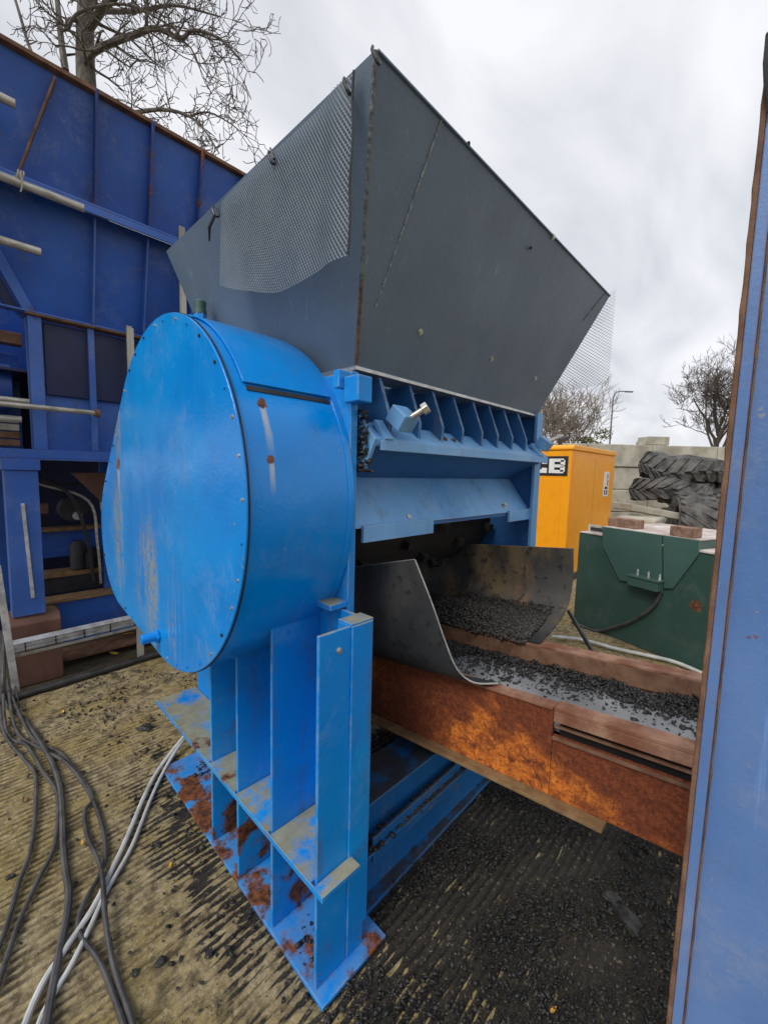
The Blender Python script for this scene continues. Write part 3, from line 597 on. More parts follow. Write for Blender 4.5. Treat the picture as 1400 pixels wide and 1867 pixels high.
# ------------------------------------------------------------------ column at the right edge, close to the camera
CO = thing('steel_column', 'scuffed blue steel column with rusty edge at the right margin', 'column', (.25, -.95, 0))
K2 = lambda m, n, mat, bv=.002: m.build(n, mat, CO, bv)
e0 = on(1310, 950, 0, .215)[1]
K2(MB().box(.215, .224, e0 - .022, e0 - .0062, 0, 3.2), 'edge_flange', 'column')
K2(MB().box(.2142, .2246, e0 - .006, e0, 0, 3.2), 'edge_strip', 'ruststrip', .001)
K2(MB().box(.2248, .32, e0 - .013, e0 - .006, 0, 3.2), 'edge_web', 'ruststrip')
K2(MB().box(.2285, .243, e0 - .40, e0 - .015, 0, 3.2), 'column_plate', 'column', .003)
rm = MB(); g = random.Random(4); pts = []; rr = []
for i in range(160): pts.append((.2165, e0 - .0008, 3.2 * i / 159)); rr.append(.0018 + .0014 * g.random())
K2(MB().tube(pts, rr, 6), 'rust_scale', 'ruststrip', 0)
pts = []; rr = []
for i in range(160): pts.append((.2265, e0 - .0235, 3.2 * i / 159)); rr.append(.0012 + .0010 * g.random())
K2(MB().tube(pts, rr, 6), 'weld_seam', 'ruststrip', 0)
cz = [on(1401, y, 0, .205) for y in (60, 110, 160, 205)]
K2(MB().tube(cz, [.004, .007, .006, .002], 8), 'rubber_strap', 'rubber', 0)

# ------------------------------------------------------------------ dark blue machine behind
BM = thing('hopper_machine', 'tall dark blue steel hopper machine with ribbed sloping side at the left', 'machine', (.3, 3.4, 0))
Q = lambda m, n, mat='bgblue', bv=.003, sm=False, par=None: m.build(n, mat, par or BM, bv, sm)
yl = lambda z: 3.0 - .345 * (z - 2.70) / 1.33
def lean(x0, x1, z0, z1, off0, off1):      # slab following the leaning side
    P8 = []
    for z in (z0, z1):
        for x, o in ((x0, off0), (x1, off0), (x1, off1), (x0, off1)): P8.append((x, yl(z) - o, z))
    return MB().hexa(P8)
ZT = 4.035
Q(lean(-2.6, 3.2, 3.375, ZT, -.012, 0), 'upper_side_panel'); Q(lean(-2.6, 3.2, 2.63, 3.365, -.012, 0), 'lower_side_panel')
Q(MB().box(-2.6, 3.2, yl(ZT) - .045, yl(ZT) + .06, ZT + .001, ZT + .028), 'top_rail', 'ruststrip')
Q(MB().box(-2.6, 3.2, yl(3.37) - .125, yl(3.37) - .002, 3.362, 3.376), 'waist_flange', 'bgblue2'); Q(MB().box(-2.6, 3.2, yl(3.37) - .125, yl(3.37) - .113, 3.31, 3.3615), 'waist_flange_lip', 'bgblue2')
Q(MB().box(-2.6, 3.2, yl(2.64) - .06, yl(2.64) - .001, 2.632, 2.645), 'foot_flange', 'bgblue2')
for x in (-2.1, -1.4, -.75, .096, .432, .783, 1.13, 1.47, 1.81, 2.15):
    Q(lean(x - .006, x + .006, 3.378, ZT - .002, .001, .085), 'stiffener', 'stiff' if x > 0 else 'bgblue', .001)
    if x > 0: Q(lean(x - .006, x + .006, 2.648, 3.318, .001, .07), 'stiffener', 'bgblue2', .001)
a_ = on(101, 143, 1, 2.64); b_ = on(36, 312, 1, 2.74); Q(MB().bar(a_, b_, .012, .05, (0, -1, .25)), 'stiffener', 'ruststrip', .001)
Q(MB().box(-2.6, 3.2, 4.3, 4.32, 2.2, ZT), 'far_side_panel')
Q(MB().box(3.19, 3.21, 2.72, 4.3, 2.7, ZT - .02), 'end_panel')
Q(MB().box(-2.6, -2.58, 2.72, 4.3, 2.7, ZT - .02), 'end_panel')
# lower box with uprights, below the hopper
Q(MB().box(-.285, .9, 3.06, 3.075, 1.70, 2.618), 'lower_panel', 'bgblue2')
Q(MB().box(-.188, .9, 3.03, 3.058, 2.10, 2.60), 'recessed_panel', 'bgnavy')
Q(MB().box(-.29, .92, 2.955, 3.06, 2.619, 2.631), 'box_top_flange', 'ruststrip')
for x, wd in ((-.278, .075), (.065, .04), (.42, .04), (.8, .06)): Q(MB().box(x, x + wd, 2.985, 3.029, 1.70, 2.618), 'upright', 'bgblue2')
Q(MB().box(-.55, 2.9, 2.97, 3.12, 1.635, 1.699), 'cross_beam', 'bgblue2'); Q(MB().box(-.55, 2.9, 2.955, 3.12, 1.625, 1.634), 'beam_flange', 'bgblue2', .001)
# sloping side chute at the left
for k, (dx_, m_) in enumerate(((0, 'bgblue2'), (-.085, 'bgnavy'), (-.15, 'bgblue'), (-.22, 'bgnavy'))):
    a_, b_ = V3((-.62 + dx_, 2.86 + .03 * k, 3.34)), V3((-.265 + dx_, 2.99 + .03 * k, 2.64)); Q(MB().bar(a_, b_, .06, .05, (0, 1, .2)), 'chute_rib', m_)
Q(MB().hexa([(-.95, 3.05, 3.3), (-.30, 3.08, 2.62), (-.27, 3.08, 2.62), (-.58, 3.05, 3.3), (-.95, 3.1, 3.3), (-.30, 3.13, 2.62), (-.27, 3.13, 2.62), (-.58, 3.1, 3.3)]), 'chute_side')
Q(MB().tube([(-.75, 3.35, 2.15), (-.36, 3.35, 2.15)], .17, 24), 'motor', 'bgblue', .004, True)
Q(MB().box(-1.2, -.29, 3.2, 3.3, 2.45, 2.53), 'side_beam', 'ruststrip'); Q(MB().box(-1.3, -.29, 3.55, 3.57, 1.7, 2.44), 'side_panel', 'bgblue')
for k in range(4): Q(MB().box(-.9, -.34, 3.12 + .01 * k, 3.22, 1.72 + .055 * k, 1.765 + .055 * k), 'timber_packer', 'timber' if k > 1 else 'ruststrip')
# pillar and inside
Q(MB().prism([(-.449, 2.965), (-.268, 2.965), (-.268, 3.13), (-.449, 3.13)], 2, .512, 1.55), 'pillar', 'bgblue2'); Q(MB().box(-.462, -.255, 2.95, 3.14, 1.5515, 1.624), 'pillar_cap', 'bgblue2')
Q(MB().box(1.9, 2.08, 2.965, 3.13, 0, 1.624), 'pillar', 'bgblue2'); Q(MB().box(1.9, 2.08, 4.0, 4.2, 0, 2.6), 'pillar', 'bgblue'); Q(MB().box(-.449, -.268, 4.0, 4.2, 0, 2.6), 'pillar', 'bgblue')
Q(MB().box(-.8, 2.9, 4.25, 4.27, .0, 2.4), 'dark_bay_backing', 'bgnavy')  # first sheet is added to paint the darkness seen under the machine
a_ = on(130, 862, 1, 3.25); b_ = on(196, 860, 1, 3.25); c_ = on(196, 925, 1, 3.25)
Q(MB().prism([(a_[0], a_[2]), (b_[0] + .5, b_[2]), (b_[0] + .5, c_[2] - .1), (c_[0], c_[2])], 1, 3.25, 3.27), 'discharge_chute', 'brownblock')
Q(MB().box(-.265, 1.9, 3.55, 3.70, 1.42, 1.44), 'inner_rail', 'dark'); Q(MB().box(-.265, 1.9, 3.54, 3.68, 1.03, 1.06), 'inner_rail', 'ochreflange')
Q(MB().box(-.265, 1.9, 3.60, 3.62, .80, 1.028), 'inner_panel', 'bgblue'); Q(MB().box(-.265, 1.9, 3.42, 3.60, .66, .70), 'inner_rail', 'ochreflange'); Q(MB().box(-.265, 1.9, 3.44, 3.47, .52, .658), 'inner_panel', 'dark')
a_ = on(90, 1076, 1, 3.15)
Q(MB().box(-.25, 1.9, 3.13, 3.34, .520, .534), 'sill_beam_top', 'ochreflange'); Q(MB().box(-.25, 1.9, 3.16, 3.18, .18, .5185), 'sill_beam', 'bgblue'); Q(MB().box(-.25, 1.9, 3.10, 3.34, .05, .075), 'sill_beam_foot', 'ruststrip')
Q(MB().box(.17, .24, 3.3, 3.36, .536, 1.62), 'inner_upright', 'bgblue')
Q(MB().box(-2.55, 3.15, 3.08, 4.29, 2.24, 2.26), 'bay_light_stop', 'bgnavy')  # unseen plate added to block sky light from the lower bays
Q(MB().tube([(.0, 3.58, 1.22), (.0, 3.42, 1.22)], .10, 20), 'bearing', 'dark', .004, True); Q(MB().tube([(.02, 3.42, 1.17), (.02, 3.40, 1.17)], .035, 14), 'bearing_cap', 'galv', .002, True)
Q(MB().box(-.245, -.17, 3.40, 3.45, 1.20, 1.28), 'gear_block', 'brownblock')
for x in (.19,): Q(MB().box(x - .03, x - .005, 3.27, 3.299, 1.22, 1.40), 'white_tag', 'timber')
for k_, (x, y, z, h, r_) in enumerate(((.10, 3.50, .71, .16, .09), (.02, 3.46, .71, .24, .06), (.34, 3.40, .535, .42, .07), (-.2, 3.7, 1.07, .22, .045))): Q(MB().tube([(x, y, z), (x, y, z + h * .8), (x, y, z + h)], [r_, r_, r_ * .6], 16), 'cylinder_unit', ('dark', 'dark', 'ruststrip', 'dark')[k_], .004, True)
Q(MB().tube(catmull([(-.25, 3.3, 1.5), (-.05, 3.28, 1.36), (.06, 3.3, 1.0), (.10, 3.33, .60)], 6), .014, 8), 'hydraulic_line', 'dark', 0, True)
Q(MB().tube(catmull([(-.25, 3.32, 1.45), (.08, 3.30, 1.30), (.13, 3.3, .95), (.15, 3.33, .58)], 6), .011, 8), 'hydraulic_line', 'pole', 0, True)
m = MB(); ir = random.Random(5)
for k in range(9):
    p = V3((.26 + .08 * ir.random(), 3.2 + .1 * ir.random(), .85 + .5 * ir.random())); m.tube(catmull([p, p + V3((.03, .03, -.12)), p + V3((-.03, .0, -.22)), p + V3((.02, .02, -.3))], 4), .008, 6)
Q(m, 'wiring', 'galv', 0)
tag(MB().bar(on(42, 918, 1, 2.955), on(61, 1090, 1, 2.955), .02, .02).build('steel_bar', 'galv', None, .002), 'pale flat steel bar leaning on the left blue pillar', 'bar')
# pedestal
PD = thing('pedestal_block', 'red brown steel pedestal block under the left blue pillar', 'block', (-.33, 3.0, 0))
MB().prism([(2.94, 0), (3.17, 0), (3.17, .51), (2.985, .51), (2.94, .455)], 0, -.470, -.186).build('block_body', 'brownblock', PD, .006)
MB().box(-.455, -.20, 2.99, 3.165, .5105, .5118).build('block_top', 'ochreflange', PD)

# ------------------------------------------------------------------ scaffold tubes, posts, tray, pipe
def pole(p_end, length, label, rad=.0242, cap=False, tilt=0.):
    t = thing('scaffold_tube', label, 'pole', p_end, 'scaffold tubes beside the dark blue machine')
    a = V3(p_end); b = a + V3((-length, 0, tilt)); m = MB(); n = 18
    ring = []
    for p, r in ((b, rad), (a, rad), (a, rad - .004), (a + V3((-.06, 0, 0)), rad - .004)): ring.append([p + V3((0, r * math.cos(2 * math.pi * k / n), r * math.sin(2 * math.pi * k / n))) for k in range(n)])
    m.add([q for r_ in ring for q in r_], [(i * n + k, i * n + (k + 1) % n, (i + 1) * n + (k + 1) % n, (i + 1) * n + k) for i in range(3) for k in range(n)] + [tuple(range(3 * n, 4 * n))])
    m.build('tube', 'pole', t, 0, True)
    if cap: MB().tube([a + V3((-.035, 0, 0)), a + V3((-.004, 0, 0))], rad + .012, 10).build('tube_cap', 'ruststrip', t, .002)
    return t
pole(on(28, 190, 1, 2.55), 1.6, 'short grey scaffold tube end, topmost at the left edge')
pt = pole(on(153, 380, 1, 2.62), 2.2, 'grey scaffold tube with knotted rope above the waist flange')
c = on(36, 320, 1, 2.62); m = MB()
for k in range(3): m.tube([c + V3((.012 * k - .012 + .008 * math.sin(a * .8), .028 * math.cos(a), .028 * math.sin(a))) for a in np.linspace(0, 6.28, 14)], .004, 5)
m.tube(catmull([c + V3((0, -.03, 0)), c + V3((.01, -.03, -.05)), c + V3((.0, -.02, -.10))], 5), .004, 5); m.build('rope', 'timber', pt)
pole(on(75, 460, 1, 2.66), 1.6, 'yellowish scaffold tube end below the waist flange')
pole(on(183, 754, 1, 2.88), 1.5, 'thin scaffold tube with rusty cap crossing the lower blue box', .018, True, .0)
pole(on(54, 733, 1, 2.93), 1.2, 'short scaffold tube just above the capped one', .02)
pole(on(40, 765, 1, 2.98), 1.2, 'dark grey tube end just under the capped scaffold tube', .022)
def post(px, pb, top, yv, label):
    t = on(px, top, 1, yv); x = t[0]; g = MB().prism([(x - .024, yv - .012), (x + .024, yv - .012), (x + .024, yv + .012), (x - .024, yv + .012)], 2, 0, t[2] - .012)
    g.prism([(x - .024, yv - .010), (x + .012, yv - .010), (x + .012, yv + .010), (x - .024, yv + .010)], 2, t[2] - .0115, t[2])
    return tag(g.build('timber_post', 'timber', None, .003), label, 'post', 'pale posts behind the drive guard')
post(237, 0, 595, 2.90, 'pale slim post rising left of the round blue guard')
post(331, 0, 405, 2.80, 'taller pale slim post seen below the hopper left corner')
TR = thing('cable_tray', 'galvanised slotted cable tray lying across the brown pedestal block', 'cable tray', (-.1, 2.86, .25))
ta, tb = V3((-.485, 2.84, .0)), V3((1.35, 2.87, .0)); zz = lambda x: .385 + .016 * (x + .48)
def trayrow(z0, z1, yoff0, yoff1):
    P8 = []
    for z, o in ((z0, yoff0), (z1, yoff1)):
        for x, d in ((-.485, 0), (1.35, 0), (1.35, .004), (-.485, .004)): P8.append((x, 2.85 + o + d, zz(x) + z))
    return MB().hexa(P8)
trayrow(-.028, 0, 0, .012).build('tray_side', 'galv', TR); trayrow(-.125, -.100, .01, 0).build('tray_side', 'galv', TR)
trayrow(-.100, -.028, .035, .035).build('tray_bed', 'galv', TR); trayrow(-.058, -.046, .022, .022).build('tray_rib', 'galv', TR); trayrow(-.088, -.076, .022, .022).build('tray_rib', 'galv', TR)
for k in range(11):
    x = -.40 + k * .17; MB().box(x - .003, x + .003, 2.868, 2.884, zz(x) - .10, zz(x) - .028).build('tray_slot', 'dark', TR)
for x in (.55, 1.25): MB().box(x, x + .03, 2.89, 2.93, 0, zz(x) - .1).build('tray_foot', 'galv', TR)
T2 = thing('steel_angle', 'galvanised angle leaning at the left end of the cable tray', 'steel angle', (-.5, 2.8, 0))
a_, b_ = on(2, 1075, 1, 2.80), on(22, 1215, 1, 2.80); a_ = a_ + (a_ - b_) * .3; MB().bar(a_, (b_[0] + .02, 2.80, .0), .035, .006, (0, 1, 0)).build('angle_face', 'galv', T2, .001); MB().bar(a_ + V3((-.018, .018, 0)), (b_[0] + .002, 2.818, .0), .006, .035, (0, 1, 0)).build('angle_side', 'galv', T2, .001)
tag(MB().tube([(-1.6, 2.70, .022), (-.5, 2.755, .024), (.45, 2.83, .024), (1.9, 2.90, .022)], .024, 12).build('ground_pipe', 'pipe', None, 0, True), 'black pipe lying on the ground before the brown pedestal', 'pipe')

# ------------------------------------------------------------------ cables and hoses on the ground
def cable(pix, r, mat, name, label, cat, lift=(), group=None):
    pts = []
    for i, (x, y) in enumerate(pix):
        z = r + .004 + dict(lift).get(i, 0); pts.append(on(x, y, 2, z))
    o = MB().tube(catmull(pts, 7), r, 8).build(name, mat, None, 0, True); return tag(o, label, cat, group)
GC = 'grey black cables snaking over the ground'
cable([(14, 1000), (8, 1180), (10, 1275), (48, 1315), (85, 1370), (110, 1435), (117, 1560), (126, 1640), (108, 1740), (85, 1867), (70, 2000)], .0125, 'cable', 'power_cable', 'thickest grey black cable down the middle of the bundle', 'cable', ((0, .5), (1, .25), (2, .02)), GC)
cable([(4, 1150), (2, 1280), (10, 1340), (45, 1385), (66, 1420), (60, 1530), (35, 1610), (12, 1690), (-15, 1760)], .0085, 'cable', 'power_cable', 'leftmost grey black cable curving off the left edge', 'cable', ((0, .2),), GC)
cable([(6, 1210), (12, 1330), (50, 1360), (78, 1405), (105, 1450), (100, 1540), (72, 1600), (40, 1670), (15, 1740), (-10, 1820)], .0085, 'cable', 'power_cable', 'grey black cable curving left beside the leftmost cable', 'cable', ((0, .12), (3, .01)), GC)
cable([(14, 1240), (30, 1330), (75, 1365), (120, 1390), (160, 1440), (185, 1500), (193, 1560), (180, 1600), (150, 1655), (145, 1700), (185, 1760), (225, 1867), (250, 1960)], .0085, 'cable', 'power_cable', 'grey black cable that swings right and loops under the white hoses', 'cable', ((0, .08), (3, .012)), GC)
cable([(18, 1260), (60, 1345), (110, 1372), (150, 1420), (170, 1455), (155, 1480), (160, 1525), (185, 1585), (193, 1680), (210, 1770), (242, 1867), (258, 1960)], .0085, 'cable', 'power_cable', 'rightmost grey black cable crossing over the white hoses', 'cable', ((0, .05), (7, .024), (8, .02)), GC)
cable([(12, 1090), (20, 1200), (36, 1290)], .004, 'cable', 'power_cable', 'thin dark wire dropping beside the brown pedestal block', 'cable', ((0, .42), (1, .18)), GC)
GH = 'pale hoses beside the shredder foot'
cable([(338, 1340), (310, 1375), (285, 1410), (262, 1455), (235, 1520), (205, 1585), (170, 1655), (120, 1730), (80, 1790), (45, 1870), (10, 1990)], .0095, 'hose', 'hose', 'white hose, left one of the pair by the shredder foot', 'hose', ((0, .05), (1, .02)), GH)
cable([(336, 1347), (312, 1383), (292, 1420), (272, 1465), (240, 1545), (195, 1625), (165, 1690), (130, 1760), (100, 1810), (70, 1870), (40, 1990)], .008, 'hose', 'hose', 'cream hose, right one of the pair by the shredder foot', 'hose', ((0, .04), (1, .016)), GH)

# ------------------------------------------------------------------ green tank with bricks
GT = thing('green_tank', 'dark green steel tank with clipped panel and small terminal box', 'tank', (4.0, .1, 0))
T0 = V3((4.0, .678, 0)); td = unit((-.35, -.937, 0)); tn = unit((-.937, .35, 0)); up = V3((0, 0, 1))
def tp(s, h, o=0.): return T0 + td * s + up * h + tn * o      # along the face, height, out of the face
def onface(px, py, o=0.):
    d = ray(px, py); q = CAM + d * (((T0 + tn * o - CAM) @ tn) / (d @ tn)); return ((q - T0) @ td, q[2])
def slab(s0, s1, h0, h1, o0, o1): return MB().hexa([tp(s0, h0, o1), tp(s1, h0, o1), tp(s1, h0, o0), tp(s0, h0, o0), tp(s0, h1, o1), tp(s1, h1, o1), tp(s1, h1, o0), tp(s0, h1, o0)])
T = lambda m, n, mat='green', bv=.004, par=None: m.build(n, mat, par or GT, bv)
T(slab(-.04, 2.4, 0, 1.0, -1.25, 0), 'tank_body')
T(slab(.12, 2.42, 1.001, 1.018, -1.25, .012), 'tank_top', 'pinktop')
LT = 1.095
poly = [onface(x, y, .02) for x, y in ((1097, 962), (1206, 971), (1206, 1072), (1129, 1058), (1099, 997))]
polyb = [onface(x, y, .02) for x, y in ((1209, 972), (1275, 979), (1273, 1010), (1226, 1073), (1209, 1072.4))]
def face_poly(poly, o0, o1):
    n = len(poly); Pp = [tp(s, h, o0) for s, h in poly] + [tp(s, h, o1) for s, h in poly]
    return MB().add(Pp, [tuple(range(n)), tuple(range(n, 2 * n))[::-1]] + [(i, (i + 1) % n, n + (i + 1) % n, n + i) for i in range(n)])
poly[0] = (poly[0][0], LT + .004); poly[1] = (poly[1][0], LT + .004); polyb[0] = (polyb[0][0], LT + .004); polyb[1] = (polyb[1][0], LT + .004)
T(slab(poly[0][0] + .01, polyb[1][0] - .01, 1.019, LT, -.95, .0), 'tank_lid', 'green'); T(slab(poly[0][0], polyb[1][0], LT + .001, LT + .008, -.96, .0015), 'lid_top', 'pinktop', .001)
T(face_poly(poly, .002, .022), 'clipped_panel', 'green2', .002); T(face_poly(polyb, .002, .022), 'clipped_panel', 'green2', .002)
(s0, h0), (s1, h1) = onface(1145, 1050, .1), onface(1198, 1080, .1)
tb_ = T(slab(s0, s1, h1, h0, .024, .11), 'terminal_box', 'green2', .004)
T(slab(s0 - .01, s1 + .01, h0 + .001, h0 + .018, .024, .118), 'box_lid', 'green2', .003, tb_)
for k in range(3): T(MB().tube([tp(s0 + .06 + .1 * k, h0 + .018, .06), tp(s0 + .06 + .1 * k, h0 + .075, .06)], [.012, .007], 8), 'cable_gland', 'galv', 0, tb_)
(sa, ha), (sb, hb) = onface(1058, 966), onface(1096, 980)
T(slab(sa, sb, 1.001, 1.012, -.2, .01), 'lifting_plate', 'pinktop', .002)
T(slab(sa + .01, sb - .01, 1.013, ha + .06, -.12, -.10), 'lifting_lug', 'timber', .002); T(slab(sa + .05, sb - .05, 1.03, ha + .035, -.099, -.09), 'lug_hole', 'dark', 0)
pc = [tp(*onface(x, y, .03), .03) for x, y in ((1205, 1078), (1190, 1105), (1155, 1130), (1120, 1143), (1085, 1150))]; pc.append(tp(.02, .03, .10))
tag(MB().tube(catmull(pc, 6), .016, 8).build('tank_cable', 'cable', GT, 0, True), 'black cable curving from the terminal box')
hz_ = [on(x, y, 2, .03) for x, y in ((1005, 1160), (1060, 1166), (1120, 1182), (1180, 1195), (1230, 1207), (1290, 1232))]
tag(MB().tube(catmull([V3(p) for p in hz_], 6), .016, 8).build('conduit', 'hose', None, 0, True), 'white conduit lying on the ground along the green tank', 'conduit')
def brick(px, py, pw, ph, label, o):
    b_ = MB(); (s0, _), (s1, _) = onface(px, py, o), onface(px + pw, py, o); L_ = s1 - s0; g = thing('brick', label, 'brick', tp((s0 + s1) / 2, LT + .009, o), 'bricks lying on the green tank')
    b_ = slab(s0, s1, LT + .009, LT + .095, o - .12, o); b_.build('brick_body', 'brick', g, .006)
brick(1108, 945, 53, 20, 'brown brick on the tank top nearer the yellow generator', -.10)
brick(1222, 945, 46, 20, 'brown brick on the tank top nearer the blue column', -.02)

# ------------------------------------------------------------------ yellow generator
gx, gy = 5.58, 1.423
GE = thing('generator', 'tall bright yellow generator cabinet behind the green tank', 'generator', (6.6, 2.4, 0))
Gn = lambda m, n, mat='yellow', bv=.012, par=None: m.build(n, mat, par or GE, bv)
Gn(MB().box(gx, 7.70, gy, 3.6, .02, 1.99), 'cabinet_body'); Gn(MB().prism([(gx - .02, 1.991), (gx - .02, 2.03), (gx + .06, 2.07), (7.62, 2.07), (7.72, 2.03), (7.72, 1.991)], 1, gy - .02, 3.62), 'cabinet_roof')
Gn(MB().box(gx + .12, 7.60, gy - .006, gy - .0005, .45, 1.93), 'side_door', bv=.003); Gn(MB().box(gx - .006, gx - .0005, gy + .12, 3.4, .45, 1.56), 'front_panel', bv=.003)
Gn(MB().box(gx - .02, 7.72, gy - .02, 3.62, .0, .10), 'skid', 'black')
Gn(MB().tube([(6.4, gy + .5, 2.07), (6.4, gy + .5, 2.20), (6.55, gy + .45, 2.24)], .04, 10), 'exhaust', 'black', 0)
Gn(MB().box(6.625, 6.633, gy - .0068, gy - .0061, .46, 1.92), 'door_gap', 'ochreflange', 0)
lg = Gn(MB().box(gx - .010, gx - .001, 1.465, 2.32, 1.61, 1.90), 'logo_board', 'black', .002)
def letter(strokes, y0):           # strokes in letter units 0..1 wide, 0..1 high, read left to right = -Y
    m = MB(); W, Hh, z0 = .235, .215, 1.648
    for (a0, a1, b0, b1) in strokes: m.box(gx - .014, gx - .0105, y0 - a1 * W, y0 - a0 * W, z0 + b0 * Hh, z0 + b1 * Hh)
    return m.build('letter', 'white', lg, 0)
letter([(.0, .26, .12, .36), (.1, .95, 0, .2), (.66, 1, .1, 1), (.4, .66, .8, 1)], 2.27)
letter([(0, .34, .10, .90), (.1, 1, 0, .24), (.1, 1, .76, 1), (.66, 1, .2401, .36), (.66, 1, .64, .7599)], 2.005)
letter([(0, .34, 0, 1), (.3401, .92, 0, .22), (.3401, .92, .40, .60), (.3401, .92, .78, 1), (.72, 1, .10, .46), (.72, 1, .54, .90)], 1.74)
lb = Gn(MB().box(7.12, 7.40, gy - .010, gy - .0065, 1.27, 1.70), 'side_label', 'white', .0)
for z0, z1, a0, a1 in ((1.58, 1.66, .17, .21), (1.46, 1.56, .19, .23), (1.40, 1.44, .06, .22), (1.30, 1.38, .05, .10), (1.30, 1.38, .16, .22)): MB().box(7.12 + a0, 7.12 + a1, gy - .0125, gy - .0105, z0, z1).build('label_mark', 'black', lb)

# ------------------------------------------------------------------ concrete block wall, tyres, rubble
WL = thing('block_wall', 'wall of large pale concrete blocks behind the tyre heap', 'wall', (13, 1.9, 0))
we = unit((RV[0], RV[1], 0)); wn = unit((-we[1], we[0], 0)); wn = wn if wn @ FV > 0 else -wn
W0 = V3((12.35, 2.58, 0)); cg = random.Random(3)
def wblock(s0, s1, z0, z1, name='block', par=None, th=.6, o=0.):
    a = W0 + we * (s0 + .010) + wn * o; b = W0 + we * (s1 - .010) + wn * o; u = wn * th
    return MB().hexa([tuple(a + up * z0), tuple(b + up * z0), tuple(b + u + up * z0), tuple(a + u + up * z0), tuple(a + up * z1), tuple(b + up * z1), tuple(b + u + up * z1), tuple(a + u + up * z1)])
for r_ in range(4):
    s = .93 - 1.83 * 8 + (.62 if r_ % 2 == 0 else 0)
    while s < 7.5:
        z0 = r_ * .637; wblock(s, s + 1.83, z0 + .004, z0 + .628, o=cg.uniform(-.03, .03)).build('concrete_block', 'concrete', WL, .02); s += 1.83
wblock(.80, 1.42, 2.55, 2.79, th=.5, o=.05).build('concrete_block', 'concrete', WL, .02)
tag(wblock(-.2, 2.1, 0, .95, th=.8, o=-3.0).build('concrete_slab', 'concrete', None, .03), 'low concrete block under the big lugged tyre', 'concrete block')
a = dep(1180, 935, 8.6); tag(MB().obox((a[0], a[1], .93), (we[0], we[1], -.16), wn, up, .55, .35, .07).build('rubble_slab', 'concrete', None, .02), 'tilted concrete rubble slab left of the lugged tyres', 'rubble')
a = dep(1165, 940, 8.0); tag(MB().box(a[0] - .4, a[0] + .5, a[1] - .35, a[1] + .35, 0, .86).build('rubble_block', 'concrete', None, .04), 'grey concrete rubble block just behind the green tank', 'rubble')
def tyre(center, axis, R, Wd, label, lugs=18, squash=1., sag=0., seed=1, chev=.35, spin=0.):
    c = V3(center); ax = unit(axis); ux = unit(np.cross(ax, (0, 0, 1)) if abs(ax[2]) < .9 else np.cross(ax, (0, 1, 0))); uy = np.cross(ax, ux); g = random.Random(seed)
    prof = [(-.5, .52), (-.56, .62), (-.58, .78), (-.5, .92), (-.30, .97), (0, .985), (.30, .97), (.5, .92), (.58, .78), (.56, .62), (.5, .52), (.40, .56), (.46, .75), (.38, .86), (0, .9), (-.38, .86), (-.46, .75), (-.40, .56)]
    def deform(p):
        q = p - c; lo = q[2]; q = q * V3((1, 1, squash)); rad = math.hypot(q[0], q[1])
        q = q + V3((0, 0, -sag * (rad / R) ** 2 * (1 + .5 * math.sin(3 * math.atan2(q[1], q[0]) + seed)) + .03 * math.sin(5 * math.atan2(q[1], q[0]) + seed * 2)))
        return c + q
    t = thing('tyre', label, 'tyre', (c[0], c[1], c[2] - .3), 'scrap tyres heaped before the block wall')
    n = 44; m = len(prof); V = []; Fs = []
    for k in range(n):
        a = 2 * math.pi * k / n + spin
        for (w_, r_) in prof: V.append(deform(c + ax * w_ * Wd + (ux * math.cos(a) + uy * math.sin(a)) * r_ * R))
    for k in range(n):
        for j in range(m): Fs.append((k * m + j, k * m + (j + 1) % m, ((k + 1) % n) * m + (j + 1) % m, ((k + 1) % n) * m + j))
    MB().add(V, Fs).build('carcass', 'tyre', t, 0, True)
    lm = MB()
    for side in (-1, 1):
        for k in range(lugs):
            a0 = 2 * math.pi * (k + (.5 if side > 0 else 0)) / lugs + spin; P8 = []
            for (rr0) in (-.01, .085):
                for (w_, da) in ((.0, 0), (0, .16), (.56, .16 + chev), (.56, chev)):
                    a = a0 + da; rb = (.985 - .10 * (w_ / .56) ** 3 + rr0); P8.append(deform(c + ax * side * (w_ + .02) * Wd + (ux * math.cos(a) + uy * math.sin(a)) * rb * R))
            lm.hexa(P8)
    lm.build('tread', 'tyre', t, .012); return t
pa = dep(1222, 893, 9.6); tyre((pa[0], pa[1], 1.34), (.10, -.05, 1), .80, .46, 'lugged black tyre lying flat on the concrete block', 20, .9, .05, 2)
pb = dep(1246, 855, 9.7); tyre((pb[0], pb[1], 1.93), (.13, -.12, 1), .88, .42, 'sagging worn tyre draped on top of the heap', 22, 1.0, .20, 5, .2)
pc_ = dep(1290, 925, 8.3); tyre((pc_[0], pc_[1], .70), unit(-we * .9 + FV * V3((1, 1, 0)) * .40 + up * .06), .68, 1.0, 'chevron treaded tractor tyre with open end in front', 18, .92, 0, 3, .5, .1)
pd = dep(1335, 868, 9.3); tyre((pd[0], pd[1], .82), (.6, .6, .25), .82, .45, 'upright scrap tyre at the right of the heap beside the column', 20, 1., .0, 7)

# ------------------------------------------------------------------ lamp post
p = dep(1118, 716, 40); LP = thing('street_lamp', 'tall grey street lamp beyond the block wall', 'street lamp', (p[0], p[1], 0))
MB().tube([(p[0], p[1], 0), (p[0], p[1], p[2] - .4)], [.10, .065], 10).build('pole', 'lamp', LP, 0, True)
q = dep(1143, 717, 40); MB().tube(catmull([(p[0], p[1], p[2] - .4), p + V3((.15, -.15, .0)), (p + q) / 2 + V3((0, 0, .15)), q + V3((0, 0, .15))], 5), .05, 8).build('arm', 'lamp', LP, 0, True)
d = unit(q - p); MB().obox(q + d * .15 + V3((0, 0, .15)), d, np.cross(up, d), up, .38, .12, .06).build('lamp_head', 'lamp', LP, .03)

